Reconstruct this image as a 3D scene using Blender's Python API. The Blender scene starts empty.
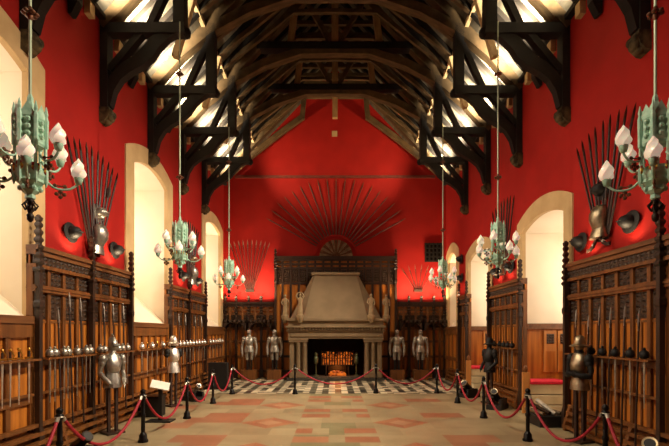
import bpy, math, random
from mathutils import Vector, Matrix
R = random.Random(11)
PI = math.pi
sc = bpy.context.scene
COL = sc.collection
W = 5.0          # half width of the hall (m)
BACK = 20.1      # fireplace wall
ORD = ['first', 'second', 'third', 'fourth', 'fifth', 'sixth', 'seventh', 'eighth', 'ninth', 'tenth', 'eleventh',
       'twelfth', 'thirteenth', 'fourteenth', 'fifteenth', 'sixteenth', 'seventeenth', 'eighteenth', 'nineteenth', 'twentieth', 'twenty-first']

# ------------------------------------------------------------------ materials
MATS = {}
def new_mat(name):
    m = bpy.data.materials.new(name); m.use_nodes = True
    nt = m.node_tree
    b = nt.nodes['Principled BSDF']
    return m, nt, b

def lin(c):
    def f(v):
        v /= 255.0
        return v / 12.92 if v <= 0.04045 else ((v + 0.055) / 1.055) ** 2.4
    return (f(c[0]), f(c[1]), f(c[2]), 1.0)

def mat(name, c1, c2=None, rough=0.6, metal=0.0, scale=(4, 4, 4), detail=4.0, bump=0.0, bscale=None, spec=0.5, coat=0.0, lo=0.35, hi=0.65):
    """Two-tone noise material, colours given as sRGB 0..255"""
    m, nt, b = new_mat(name)
    b.inputs['Roughness'].default_value = rough
    b.inputs['Metallic'].default_value = metal
    b.inputs['Specular IOR Level'].default_value = spec
    if coat: b.inputs['Coat Weight'].default_value = coat
    c2 = c2 or c1
    tc = nt.nodes.new('ShaderNodeTexCoord'); mp = nt.nodes.new('ShaderNodeMapping')
    mp.inputs['Scale'].default_value = scale
    nt.links.new(tc.outputs['Object'], mp.inputs['Vector'])
    nz = nt.nodes.new('ShaderNodeTexNoise'); nz.inputs['Scale'].default_value = 1.0; nz.inputs['Detail'].default_value = detail
    nt.links.new(mp.outputs['Vector'], nz.inputs['Vector'])
    cr = nt.nodes.new('ShaderNodeValToRGB')
    cr.color_ramp.elements[0].position = lo; cr.color_ramp.elements[1].position = hi
    cr.color_ramp.elements[0].color = lin(c1); cr.color_ramp.elements[1].color = lin(c2)
    nt.links.new(nz.outputs['Fac'], cr.inputs['Fac'])
    nt.links.new(cr.outputs['Color'], b.inputs['Base Color'])
    if bump:
        src = nz.outputs['Fac']
        if bscale:
            n2 = nt.nodes.new('ShaderNodeTexNoise'); n2.inputs['Scale'].default_value = bscale; n2.inputs['Detail'].default_value = 3
            nt.links.new(tc.outputs['Object'], n2.inputs['Vector']); src = n2.outputs['Fac']
        bp = nt.nodes.new('ShaderNodeBump'); bp.inputs['Strength'].default_value = bump; bp.inputs['Distance'].default_value = 0.02
        nt.links.new(src, bp.inputs['Height']); nt.links.new(bp.outputs['Normal'], b.inputs['Normal'])
    MATS[name] = m
    return m

def emit(name, col, strength):
    m, nt, b = new_mat(name)
    b.inputs['Base Color'].default_value = col
    b.inputs['Emission Color'].default_value = col
    b.inputs['Emission Strength'].default_value = strength
    MATS[name] = m
    return m

mat('red_paint', (152, 20, 13), (163, 23, 15), rough=0.75, scale=(1.5, 1.5, 1.5), bump=0.05, bscale=9, spec=0.25)
mat('plaster', (232, 216, 190), (240, 226, 202), rough=0.85, scale=(.8, .8, .8), spec=0.2)
mat('surround_stone', (190, 158, 112), (204, 172, 126), rough=0.85, scale=(2, 2, 2), bump=0.1, spec=0.2)
mat('oak_panel', (150, 82, 25), (202, 124, 44), rough=0.42, scale=(9, 9, .55), detail=6, bump=0.1)
mat('oak_frame', (96, 56, 23), (130, 78, 33), rough=0.45, scale=(10, 10, 1.2), detail=5, bump=0.1)
mat('oak_rail', (92, 54, 25), (124, 76, 36), rough=0.5, scale=(10, .8, 10), detail=5, bump=0.1)
mat('dark_oak', (38, 22, 13), (56, 33, 18), rough=0.5, scale=(8, 8, 3), bump=0.1)
mat('carved_oak', (46, 29, 16), (66, 43, 24), rough=0.5, scale=(14, 14, 14), bump=0.15)
mat('black_oak', (22, 17, 13), (32, 25, 18), rough=0.72, scale=(3, 3, 3), bump=0.15, spec=0.25)
mat('brown_oak', (68, 52, 31), (94, 72, 45), rough=0.75, scale=(3, 12, 3), bump=0.2, spec=0.2)
mat('oak_light', (176, 112, 54), (206, 142, 76), rough=.45, scale=(9, 9, .6), detail=6)
mat('rafter_oak', (22, 17, 11), (34, 26, 17), rough=.8, scale=(3, 12, 3), bump=.2, spec=.2)
mat('lit_post_oak', (140, 106, 66), (164, 128, 84), rough=.75, scale=(8, 8, 2), bump=.2, spec=.2)  # lighter copy of the brown oak, light on the posts put into colour
mat('uplit_oak', (176, 146, 100), (196, 168, 122), rough=0.75, scale=(4, 4, 4), bump=0.15, spec=0.2)  # oak toned pale, the uplighting put into its colour
mat('corbel_stone', (46, 38, 26), (92, 78, 52), rough=0.9, scale=(9, 9, 9), bump=0.4, spec=0.2)
mat('fire_stone', (130, 110, 84), (141, 120, 92), rough=0.85, scale=(2, 2, 2), bump=0.15, spec=0.2)
mat('statue_stone', (146, 124, 92), (168, 144, 110), rough=0.85, scale=(9, 9, 9), bump=0.2, spec=0.2)
mat('soot_and_shade', (20, 15, 12), (34, 26, 20), rough=0.95, scale=(3, 3, 3), spec=0.1)
mat('steel', (140, 136, 128), (186, 180, 170), rough=0.36, metal=0.85, scale=(7, 7, 7))
mat('pale_steel', (214, 208, 196), (236, 230, 220), rough=0.34, metal=0.85, scale=(7, 7, 7))
mat('grey_steel', (150, 142, 130), (186, 178, 164), rough=0.38, metal=0.6, scale=(9, 9, 9))
mat('bronze_steel', (136, 122, 100), (174, 158, 130), rough=0.42, metal=1.0, scale=(9, 9, 9))
mat('black_steel', (17, 15, 14), (27, 24, 22), rough=0.6, metal=0.0, spec=.35, scale=(9, 9, 9))
mat('dark_bronze', (48, 38, 28), (72, 58, 42), rough=0.35, metal=0.8, scale=(9, 9, 9))
mat('trophy_steel', (104, 84, 60), (150, 128, 96), rough=.45, metal=.3, scale=(5, 5, 5))
mat('pale_brass', (222, 200, 152), (236, 216, 172), rough=.4, metal=.3)
mat('brass', (206, 160, 74), (226, 182, 96), rough=0.3, metal=1.0)
mat('shaft_wood', (36, 20, 13), (52, 29, 18), rough=0.5, scale=(6, 6, 6))
mat('pike_wood', (58, 22, 12), (78, 32, 16), rough=0.6, scale=(6, 6, 6))
mat('verdigris', (150, 194, 170), (184, 216, 194), rough=0.55, metal=0.15, scale=(18, 18, 18), bump=0.15)
mat('verdigris_rod', (160, 172, 146), (178, 190, 162), rough=0.5, metal=0.3, scale=(18, 18, 3))
mat('dark_iron', (34, 26, 21), (52, 40, 31), rough=0.5, metal=0.6, scale=(14, 14, 14))
mat('rust_iron', (84, 50, 32), (116, 74, 48), rough=0.5, metal=0.5, scale=(18, 18, 18))
mat('shield_paint', (150, 30, 28), (214, 176, 60), rough=0.4, scale=(24, 24, 24), lo=.48, hi=.52)
mat('stanchion_black', (14, 13, 13), (22, 20, 19), rough=0.3, metal=0.5)
mat('rope_red', (150, 14, 36), (168, 22, 46), rough=0.6, scale=(40, 40, 40), bump=0.2)
mat('red_cushion', (206, 26, 52), (222, 36, 62), rough=0.8, scale=(20, 20, 20))
mat('pale_stone', (196, 178, 142), (214, 198, 162), rough=0.85, scale=(3, 3, 3), spec=0.2)
mat('black_paint_and_shade', (16, 14, 13), (24, 21, 19), rough=0.5)
mat('sign_white', (236, 230, 216), (242, 236, 224), rough=0.5)
mat('beam_wall', (92, 30, 16), (112, 40, 20), rough=0.7)
mat('plaque', (176, 146, 100), (190, 160, 112), rough=0.7)
mat('hearth', (60, 54, 46), (82, 74, 62), rough=0.8)
mat('andiron_bronze', (88, 92, 66), (126, 128, 92), rough=0.45, metal=0.6, scale=(14, 14, 14))

# frosted flame shade glass
m, nt, b = new_mat('flame_glass'); MATS['flame_glass'] = m
b.inputs['Base Color'].default_value = lin((246, 232, 214)); b.inputs['Roughness'].default_value = 0.25
b.inputs['Subsurface Weight'].default_value = 0.5; b.inputs['Subsurface Scale'].default_value = 0.03
b.inputs['Emission Color'].default_value = (1.0, .82, .62, 1); b.inputs['Emission Strength'].default_value = 0.3  # faint glow added to keep the unlit shades white
# leaded daylight glass
m, nt, b = new_mat('day_glass'); MATS['day_glass'] = m
b.inputs['Base Color'].default_value = (.9, .9, .9, 1); b.inputs['Emission Color'].default_value = (1.0, .90, .76, 1)
b.inputs['Emission Strength'].default_value = 6.0
DAY = b
# embers: hot noise
m, nt, b = new_mat('embers'); MATS['embers'] = m
tc = nt.nodes.new('ShaderNodeTexCoord'); nz = nt.nodes.new('ShaderNodeTexNoise'); nz.inputs['Scale'].default_value = 7; nz.inputs['Detail'].default_value = 5
cr = nt.nodes.new('ShaderNodeValToRGB')
cr.color_ramp.elements[0].position = .38; cr.color_ramp.elements[0].color = (.12, .006, .002, 1)
cr.color_ramp.elements[1].position = .62; cr.color_ramp.elements[1].color = (.95, .19, .015, 1)
nt.links.new(tc.outputs['Object'], nz.inputs['Vector']); nt.links.new(nz.outputs['Fac'], cr.inputs['Fac'])
nt.links.new(cr.outputs['Color'], b.inputs['Emission Color']); b.inputs['Base Color'].default_value = (.05, .02, .01, 1)
b.inputs['Emission Strength'].default_value = .8
# roof sarking boards : planks running along the hall
m, nt, b = new_mat('roof_boards'); MATS['roof_boards'] = m
tc = nt.nodes.new('ShaderNodeTexCoord'); mp = nt.nodes.new('ShaderNodeMapping'); mp.inputs['Scale'].default_value = (5, .5, 5)
nz = nt.nodes.new('ShaderNodeTexNoise'); nz.inputs['Scale'].default_value = 1.2; nz.inputs['Detail'].default_value = 4
cr = nt.nodes.new('ShaderNodeValToRGB')
cr.color_ramp.elements[0].position = .32; cr.color_ramp.elements[0].color = lin((56, 48, 35))
cr.color_ramp.elements[1].position = .68; cr.color_ramp.elements[1].color = lin((96, 85, 63))
nt.links.new(tc.outputs['Object'], mp.inputs['Vector']); nt.links.new(mp.outputs['Vector'], nz.inputs['Vector'])
nt.links.new(nz.outputs['Fac'], cr.inputs['Fac']); nt.links.new(cr.outputs['Color'], b.inputs['Base Color'])
b.inputs['Roughness'].default_value = .85
# floor stones
def stone(name, c1, c2, rough=.42):
    m = mat(name, c1, c2, rough=rough, scale=(1.3, 1.3, 1.3), detail=6, bump=0.08, bscale=14, spec=.4)
    return m
FL = ['floor_sand', 'floor_buff', 'floor_grey', 'floor_salmon', 'floor_rose', 'floor_white', 'floor_black', 'floor_slate', 'floor_moss', 'floor_pink']
stone('floor_sand', (146, 129, 98), (160, 143, 110)); stone('floor_buff', (154, 137, 104), (168, 151, 117)); stone('floor_moss', (122, 114, 82), (136, 128, 96)); stone('floor_pink', (166, 124, 92), (176, 136, 104))
stone('floor_grey', (140, 122, 92), (152, 136, 104)); stone('floor_salmon', (150, 98, 70), (160, 108, 80))
stone('floor_rose', (158, 108, 78), (168, 118, 86)); stone('floor_white', (206, 190, 158), (222, 206, 174))
stone('floor_black', (44, 40, 34), (58, 52, 44)); stone('floor_slate', (100, 96, 78), (118, 112, 92))

# ------------------------------------------------------------------ mesh builder
class MB:
    def __init__(self): self.v = []; self.f = []; self.fm = []; self.cm = 0
    def add(self, vs, fs):
        n = len(self.v); self.v += [tuple(p) for p in vs]
        self.f += [tuple(i + n for i in f) for f in fs]; self.fm += [self.cm] * len(fs); return self
    def box(self, x0, x1, y0, y1, z0, z1):
        if x1 < x0: x0, x1 = x1, x0
        return self.add([(x0, y0, z0), (x1, y0, z0), (x1, y1, z0), (x0, y1, z0), (x0, y0, z1), (x1, y0, z1), (x1, y1, z1), (x0, y1, z1)],
                        [(0, 3, 2, 1), (4, 5, 6, 7), (0, 1, 5, 4), (1, 2, 6, 5), (2, 3, 7, 6), (3, 0, 4, 7)])
    def beam(self, p, q, w, h, up=(0, 0, 1), ends=None):
        p = Vector(p); q = Vector(q); d = (q - p).normalized(); u = Vector(up)
        sx = d.cross(u)
        if sx.length < 1e-4: sx = d.cross(Vector((0, 1, 0)))
        sx.normalize(); uz = sx.cross(d).normalized(); vs = []
        for c, k in ((p, 1), (q, ends or 1)):
            for a, bb in ((-1, -1), (1, -1), (1, 1), (-1, 1)): vs.append(c + sx * a * w / 2 * k + uz * bb * h / 2 * k)
        return self.add(vs, [(0, 1, 2, 3), (7, 6, 5, 4), (0, 4, 5, 1), (1, 5, 6, 2), (2, 6, 7, 3), (3, 7, 4, 0)])
    def tube(self, pts, r, n=8, cap=True):
        pts = [Vector(p) for p in pts]; k = len(pts); rs = r if isinstance(r, (list, tuple)) else [r] * k
        t0 = (pts[1] - pts[0]).normalized(); a = t0.orthogonal().normalized(); vs = []; fs = []
        for i, p in enumerate(pts):
            t = ((pts[min(i + 1, k - 1)] - pts[max(i - 1, 0)])).normalized()
            a = (a - t * a.dot(t))
            a = a.normalized() if a.length > 1e-5 else t.orthogonal().normalized()
            c = t.cross(a)
            for j in range(n):
                an = 2 * PI * j / n; vs.append(p + (a * math.cos(an) + c * math.sin(an)) * rs[i])
        for i in range(k - 1):
            for j in range(n):
                fs.append((i * n + j, i * n + (j + 1) % n, (i + 1) * n + (j + 1) % n, (i + 1) * n + j))
        if cap: fs += [tuple(range(n - 1, -1, -1)), tuple((k - 1) * n + j for j in range(n))]
        return self.add(vs, fs)
    def lathe(self, prof, n=12, o=(0, 0, 0), M=None, sx=1.0, sy=1.0, ph=0.0):
        """prof: list of (radius, z)"""
        vs = []; fs = []; o = Vector(o)
        for r, z in prof:
            for j in range(n):
                an = 2 * PI * j / n + ph
                p = Vector((r * math.cos(an) * sx, r * math.sin(an) * sy, z))
                vs.append((M @ p if M else p) + o)
        for i in range(len(prof) - 1):
            for j in range(n):
                fs.append((i * n + j, i * n + (j + 1) % n, (i + 1) * n + (j + 1) % n, (i + 1) * n + j))
        fs += [tuple(range(n - 1, -1, -1)), tuple((len(prof) - 1) * n + j for j in range(n))]
        return self.add(vs, fs)
    def ell(self, o, rx, ry, rz, n=12, m=8, M=None):
        prof = [(max(math.sin(PI * i / m), .02), -math.cos(PI * i / m)) for i in range(m + 1)]
        S = Matrix.Diagonal((rx, ry, rz)); S = (M @ S) if M else S
        return self.lathe(prof, n, o, S)
    def loft(self, secs, n=14, o=(0, 0, 0)):
        """secs: (z, cx, cy, rx, ry)"""
        vs = []; fs = []
        for z, cx, cy, rx, ry in secs:
            for j in range(n):
                an = 2 * PI * j / n; vs.append((o[0] + cx + rx * math.cos(an), o[1] + cy + ry * math.sin(an), o[2] + z))
        for i in range(len(secs) - 1):
            for j in range(n): fs.append((i * n + j, i * n + (j + 1) % n, (i + 1) * n + (j + 1) % n, (i + 1) * n + j))
        fs += [tuple(range(n - 1, -1, -1)), tuple((len(secs) - 1) * n + j for j in range(n))]
        return self.add(vs, fs)
    def prism(self, poly, axis, t0, t1):
        """poly in the two remaining axes (in x,y,z order), extruded along axis from t0 to t1"""
        def pt(a, bb, t): return {'x': (t, a, bb), 'y': (a, t, bb), 'z': (a, bb, t)}[axis]
        n = len(poly)
        vs = [pt(a, bb, t0) for a, bb in poly] + [pt(a, bb, t1) for a, bb in poly]
        return self.add(vs, [tuple(range(n)), tuple(range(2 * n - 1, n - 1, -1))] + [(i, i + n, (i + 1) % n + n, (i + 1) % n) for i in range(n)])
    def band(self, pts, w, axis, t0, t1):
        """thick polyline in a plane: pts 2-D, width w (or list), extruded on axis"""
        k = len(pts); ws = w if isinstance(w, (list, tuple)) else [w] * k
        P = [Vector(p) for p in pts]; L = []; Rr = []
        for i in range(k):
            d = (P[min(i + 1, k - 1)] - P[max(i - 1, 0)]).normalized(); nn = Vector((-d.y, d.x)) * ws[i] / 2
            L.append(P[i] + nn); Rr.append(P[i] - nn)
        def pt(a, t): return {'x': (t, a.x, a.y), 'y': (a.x, t, a.y), 'z': (a.x, a.y, t)}[axis]
        vs = []; fs = []
        for i in range(k): vs += [pt(L[i], t0), pt(Rr[i], t0), pt(Rr[i], t1), pt(L[i], t1)]
        for i in range(k - 1):
            for j in range(4): fs.append((i * 4 + j, i * 4 + (j + 1) % 4, i * 4 + 4 + (j + 1) % 4, i * 4 + 4 + j))
        fs += [(3, 2, 1, 0), tuple((k - 1) * 4 + j for j in range(4))]
        return self.add(vs, fs)
    def quad(self, *ps): return self.add(ps, [tuple(range(len(ps)))])
    def mesh(self, name, mats, smooth=False):
        me = bpy.data.meshes.new(name); me.from_pydata(self.v, [], self.f); me.validate()
        for mm in (mats if isinstance(mats, (list, tuple)) else [mats]): me.materials.append(MATS[mm])
        if any(self.fm):
            for p, i in zip(me.polygons, self.fm): p.material_index = i
        import bmesh
        bm = bmesh.new(); bm.from_mesh(me); bmesh.ops.recalc_face_normals(bm, faces=bm.faces); bm.to_mesh(me); bm.free()
        if smooth:
            for p in me.polygons: p.use_smooth = True
            try: me.set_sharp_from_angle(angle=math.radians(48))
            except Exception: pass
        me.update(); return me
    def build(self, name, mats, parent=None, smooth=False, bevel=0):
        return obj(name, self.mesh(name, mats, smooth), parent, bevel)

def obj(name, me, parent=None, bevel=0):
    o = bpy.data.objects.new(name, me); COL.objects.link(o)
    if parent: o.parent = parent
    if bevel:
        mo = o.modifiers.new('Bevel', 'BEVEL'); mo.width = bevel; mo.segments = 1; mo.limit_method = 'ANGLE'
    return o
def tag(o, label, cat, group=None, kind=None):
    if label: o['label'] = label
    if cat: o['category'] = cat
    if group: o['group'] = group
    if kind: o['kind'] = kind
    return o
def thing(name, label, cat, loc=(0, 0, 0), rz=0.0, group=None):
    o = bpy.data.objects.new(name, None); COL.objects.link(o); o.empty_display_size = .1
    o.location = loc; o.rotation_euler = (0, 0, rz)
    return tag(o, label, cat, group)
def struct(o): o['kind'] = 'structure'; return o
KIDS = {}
def kids(o):
    return [c for c in COL.objects if c.parent == o]
def proto_tree(o):
    ch = kids(o); return (o, [(c, kids(c)) for c in ch])
def dup(tree, loc, rz=None, label=None, group=None, rot=None):
    root, ch = tree
    r = root.copy(); COL.objects.link(r); r.location = loc
    if rz is not None: r.rotation_euler = (0, 0, rz)
    if rot is not None: r.rotation_euler = rot
    if label: r['label'] = label
    if group: r['group'] = group
    for c, g in ch:
        c2 = c.copy(); COL.objects.link(c2); c2.parent = r
        for d in g:
            d2 = d.copy(); COL.objects.link(d2); d2.parent = c2
    return r
class Proto:
    """first call places the original, later calls place copies of it and of each of its parts"""
    def __init__(self, root): self.tree = proto_tree(root); self.used = False
    def place(self, loc, rz=0.0, label=None, group=None, rot=None):
        if not self.used:
            self.used = True; r = self.tree[0]; r.location = loc; r.rotation_euler = rot if rot is not None else (0, 0, rz)
            if label: r['label'] = label
            if group: r['group'] = group
            return r
        return dup(self.tree, loc, rz, label, group, rot)

# ------------------------------------------------------------------ room shell
def arch(y0, y1, zs, rise, n=14):
    c = (y0 + y1) / 2; a = (y1 - y0) / 2
    return [(c + a * t, zs + rise * (1 - t * t)) for t in [-1 + 2 * i / n for i in range(n + 1)]]
TOP = 8.7; RIDGE = 13.95; FRONT = -2.0
# (y0, y1 outer, spring, rise, sill z, border near, border far, inner spring, inner rise, wall bottom z)
LWIN = [(4.6, 7.64, 6.5, .40, 2.25, .44, .42, 6.23, .24), (10.6, 13.66, 6.5, .40, 2.25, .44, .42, 6.23, .24), (16.7, 19.78, 6.5, .40, 2.25, .44, .42, 6.23, .24)]
RWIN = [(9.34, 12.17, 4.93, .36, 2.25, .36, .31, 4.66, .22), (14.1, 16.95, 4.93, .36, 2.25, .36, .31, 4.66, .22), (17.95, 19.95, 5.4, .42, 2.25, .34, .3, 5.1, .3)]
NICHE = 1.65
def side_wall(s, wins, name, open_below):
    mb = MB(); X = s * W; y = FRONT
    for w in wins:
        y0, y1, zs, rise, sill = w[:5]
        mb.quad((X, y, 0), (X, y0, 0), (X, y0, TOP), (X, y, TOP))
        if not open_below(w): mb.quad((X, y0, 0), (X, y1, 0), (X, y1, sill), (X, y0, sill))
        A = arch(y0, y1, zs, rise)
        for (a, za), (c, zc) in zip(A, A[1:]): mb.quad((X, a, za), (X, c, zc), (X, c, TOP), (X, a, TOP))
        y = y1
    mb.quad((X, y, 0), (X, BACK, 0), (X, BACK, TOP), (X, y, TOP))
    struct(mb.build(name, 'red_paint'))
side_wall(-1, LWIN, 'wall_left', lambda w: True)
side_wall(1, RWIN, 'wall_right', lambda w: True)
mb = MB(); mb.quad((-W, BACK, 0), (W, BACK, 0), (W, BACK, TOP), (0, BACK, RIDGE), (-W, BACK, TOP)); struct(mb.build('wall_back', 'red_paint'))
mb = MB(); mb.quad((-W, FRONT, 0), (W, FRONT, 0), (W, FRONT, TOP), (0, FRONT, RIDGE), (-W, FRONT, TOP)); struct(mb.build('wall_front', 'red_paint'))
mb = MB(); sl = (RIDGE - TOP) / W
for s in (-1, 1):
    mb.quad((0, FRONT, RIDGE), (s * (W + .3), FRONT, TOP - .3 * sl), (s * (W + .3), BACK, TOP - .3 * sl), (0, BACK, RIDGE))
struct(mb.build('ceiling', 'roof_boards'))

def niche(s, w, n, low):
    """stone surround, splayed plaster niche and leaded light of one window"""
    y0, y1, zs, rise, sill, bn, bf, zsi, ri = w
    X0 = s * (W - .035); X1 = s * (W + NICHE)
    zb = 0 if low else sill
    root = bpy.data.objects.new('window_%d' % n, None); COL.objects.link(root); struct(root)
    yi0, yi1 = y0 + bn, y1 - bf
    A = arch(y0, y1, zs, rise); B = arch(yi0, yi1, zsi, ri)
    mb = MB()
    for X, Y in ((X0, X0),):
        mb.quad((X, y0, zb), (X, yi0, zb), (X, yi0, zsi), (X, y0, zs)); mb.quad((X, yi1, zb), (X, y1, zb), (X, y1, zs), (X, yi1, zsi))
        for i in range(len(A) - 1): mb.quad((X, *A[i]), (X, *A[i + 1]), (X, *B[i + 1]), (X, *B[i]))
    Xw = s * (W + .05)
    loop = [(y0, zb)] + A + [(y1, zb)]
    for a, c in zip(loop, loop[1:]): mb.quad((X0, *a), (X0, *c), (Xw, *c), (Xw, *a))
    loop = [(yi0, zb)] + B + [(yi1, zb)]
    Xc = s * (W + .07)
    for a, c in zip(loop, loop[1:]): mb.quad((X0, *a), (X0, *c), (Xc, *c), (Xc, *a))
    mb.build('surround', 'surround_stone', root)
    mb = MB()
    loop = [(yi0, zb)] + B + [(yi1, zb)]
    for a, c in zip(loop, loop[1:]): mb.quad((Xc, *a), (Xc, *c), (X1, *c), (X1, *a))
    sz = sill if low else 3.75          # left sills slope up steeply towards the glass
    mb.quad((X1, yi0, zb), (X1, yi1, zb), (X1, yi1, sz), (X1, yi0, sz))
    g0, g1 = yi0 + .25, yi1 - .25; gt = zsi - .15
    mb.quad((X1, yi0, sz), (X1, g0, sz), (X1, g0, gt), (X1, yi0, gt)); mb.quad((X1, g1, sz), (X1, yi1, sz), (X1, yi1, gt), (X1, g1, gt))
    mb.quad((X1, yi0, gt), (X1, yi1, gt), *[(X1, y, z) for y, z in reversed(B)])
    if not low: mb.quad((s * W, yi0, sill), (s * W, yi1, sill), (X1, yi1, sz), (X1, yi0, sz))
    mb.build('reveal', 'plaster', root)
    gx = X1 - s * .02
    MB().quad((X1, g0, sz), (X1, g1, sz), (X1, g1, gt), (X1, g0, gt)).build('glass', 'day_glass', root)
    mb = MB()
    for i in range(4):
        y = g0 + (g1 - g0) * i / 3; mb.box(gx - .03, gx + .03, y - .03, y + .03, sz, gt)
    for i in range(5):
        z = sz + (gt - sz) * i / 4; mb.box(gx - .025, gx + .025, g0, g1, z - .02, z + .02)
    mb.build('window_frame', 'pale_stone', root)
for i, w in enumerate(LWIN): niche(-1, w, i + 1, False)
for i, w in enumerate(RWIN): niche(1, w, i + 4, i < 2)

# floor : paved in sandstone blocks, diamonds down the middle, chequered pavement before the hearth
mb = MB(); CH = 14.75
def tile(x0, x1, y0, y1, k): mb.cm = k; mb.quad((x0, y0, 0), (x1, y0, 0), (x1, y1, 0), (x0, y1, 0))
def plain(): return R.choice([0, 0, 1, 1, 2, 0])
def red(): return R.choice([3, 3, 4])
rows = []; y = CH
while y > FRONT: rows.append((max(y - .6, FRONT), y)); y -= .6
for j, (ya, yb) in enumerate(rows):
    m4 = j % 4
    # centre strip: salmon blocks either side of a sand path, plain beside the diamonds
    dia = m4 in (3, 0)
    xs = [-.8, -.12, .19, .84] if not dia else [-.8, -.3, .45, .84]
    for q, (x0, x1) in enumerate(zip(xs, xs[1:])):
        if not dia and q != 1:
            ra, rb = (yb - .46, yb) if m4 == 1 else (ya, ya + .46)
            xm = (x0 + x1) / 2 if R.random() < .3 else x0
            if xm > x0: tile(x0, xm, ra, rb, red() if q == 0 else plain()); tile(xm, x1, ra, rb, plain() if q == 0 else red())
            else: tile(x0, x1, ra, rb, red())
            if m4 == 1: tile(x0, x1, ya, ra, plain())
            else: tile(x0, x1, rb, yb, R.choice([0, 1, 8]))
        else: tile(x0, x1, ya, yb, R.choice([0, 1, 2, 8]))
    for s in (-1, 1):
        a, c = .8 if s < 0 else .84, 2.1
        if not dia or j < 3 or j + 1 >= len(rows):
            mid = a + (c - a) * (.4 if m4 == 1 else .6)
            for u, v in ((a, mid), (mid, c)): tile(*sorted((s * u, s * v)), ya, yb, plain())
        edges = [2.1, 2.75, 3.4, 4.1, 5.0] if j % 2 else [2.1, 3.1, 3.75, 4.4, 5.0]
        for q, (u, v) in enumerate(zip(edges, edges[1:])):
            k = plain()
            if m4 == 2 and q == 0: k = red()
            elif m4 == 3 and q == 0 and R.random() < .5: k = red()
            elif R.random() < .07: k = red()
            tile(*sorted((s * u, s * v)), ya, yb, k)
# diamond squares (two rows deep)
for j in range(3, len(rows) - 1, 4):
    if j + 1 >= len(rows): break
    ya, yb = rows[j + 1][0], rows[j][1]; cy = (ya + yb) / 2
    for s in (-1, 1):
        x0, x1 = sorted((s * (.8 if s < 0 else .84), s * 2.1)); cx = (x0 + x1) / 2
        P = [(x0, ya), (x1, ya), (x1, yb), (x0, yb)]; D = [(cx, ya), (x1, cy), (cx, yb), (x0, cy)]
        for q in range(4):
            mb.cm = plain(); mb.quad((*P[q], 0), (*D[q], 0), (*D[q - 1], 0))
        h = .45; I = [(cx + (a - cx) * h, cy + (c - cy) * h) for a, c in D]
        for q in range(4):
            mb.cm = 3 if q % 2 else 4
            mb.quad((*D[q], 0), (*D[(q + 1) % 4], 0), (*I[(q + 1) % 4], 0), (*I[q], 0))
        mb.cm = 9; mb.quad(*[(a, c, 0) for a, c in I])
nx, ny = 46, 26
for i in range(nx):
    for j in range(ny):
        x0 = -W + 2 * W * i / nx; x1 = -W + 2 * W * (i + 1) / nx; y0 = CH + (BACK - CH) * j / ny; y1 = CH + (BACK - CH) * (j + 1) / ny
        q = (i + 2 * j) % 4
        k = 5 if q == 0 else (6 if q in (1, 3) and R.random() < .5 else R.choice([7, 7, 7, 5]))
        tile(x0, x1, y0, y1, k)
fo = mb.build('floor', FL); struct(fo)
for s, nm in ((-1, 'left'), (1, 'right')):
    mb = MB()
    if s < 0: mb.box(s * (W + NICHE), s * W, FRONT, BACK, -.1, -.005)
    else: mb.box(s * W, s * (W + NICHE), FRONT, BACK, -.1, 0.0)
    struct(mb.build('floor_' + nm + '_recess', 'floor_sand'))

# ------------------------------------------------------------------ roof timbers
def roofz(x): return RIDGE - abs(x) * sl
TR = [4.76 + 2.41 * k for k in range(6)]
def make_truss():
    t = thing('roof_truss', '', 'roof truss')
    for s in (-1, 1):
        MB().box(s * 4.83, s * 4.99, -.12, .12, 6.78, 8.62).build('wall_post', 'black_oak', t)
        mb = MB(); mb.box(s * 3.2, s * 4.98, -.12, .12, 8.38, 8.6); mb.ell((s * 3.18, 0, 8.44), .09, .11, .12, 8, 6)
        mb.build('hammer_beam', 'black_oak', t)
        MB().band([(s * 4.86, 6.85), (s * 4.80, 7.2), (s * 4.66, 7.47), (s * 4.45, 7.66), (s * 4.2, 7.8), (s * 4.0, 7.98), (s * 3.84, 8.2), (s * 3.6, 8.4), (s * 3.36, 8.5)],
                  [.14, .2, .24, .26, .27, .3, .28, .24, .18], 'y', -.09, .09).build('curved_brace', 'black_oak', t)
        MB().beam((s * 4.82, 0, 7.62), (s * 4.1, 0, 8.48), .14, .17, (0, 1, 0)).build('strut', 'black_oak', t)
        MB().box(s * 3.2, s * 3.44, -.13, .13, 8.6, 10.25).build('hammer_post', 'black_oak', t)
        MB().beam((s * 3.98, 0, 8.55), (s * 3.42, 0, 9.75), .14, .16, (0, 1, 0)).build('raking_strut', 'black_oak', t)
        MB().beam((s * 5.0, 0, roofz(5) - .14), (0, 0, RIDGE - .16), .24, .26, (0, 1, 0)).build('principal_rafter', 'brown_oak', t)
        MB().band([(s * 4.75, 8.75), (s * 4.15, 9.45), (s * 3.4, 10.08), (s * 2.3, 10.66), (s * 1.1, 11.05), (0, 11.06)], [.2, .24, .26, .24, .22, .2], 'y', -.13, .13).build('arch_brace', 'brown_oak', t)
        MB().beam((s * 1.45, 0, 11.2), (s * 1.3, 0, 12.45), .2, .17, (0, 1, 0)).build('queen_post', 'lit_post_oak', t)
        MB().beam((s * .1, 0, 11.3), (s * .95, 0, 12.75), .14, .15, (0, 1, 0)).build('collar_brace', 'brown_oak', t)
    MB().box(-2.5, 2.5, -.15, .15, 11.1, 11.32).build('collar_beam', 'black_oak', t)
    MB().box(-.11, .11, -.1, .1, 11.25, 13.8).build('king_post', 'lit_post_oak', t)
    return t
TP = Proto(make_truss())
n_tr = len(TR)
for k, y in enumerate(TR):
    TP.place((0, y, 0), label='black oak hammerbeam roof truss with curved braces, %s in line from the fireplace wall' % ORD[n_tr - 1 - k], group='hammerbeam roof trusses')
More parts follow.
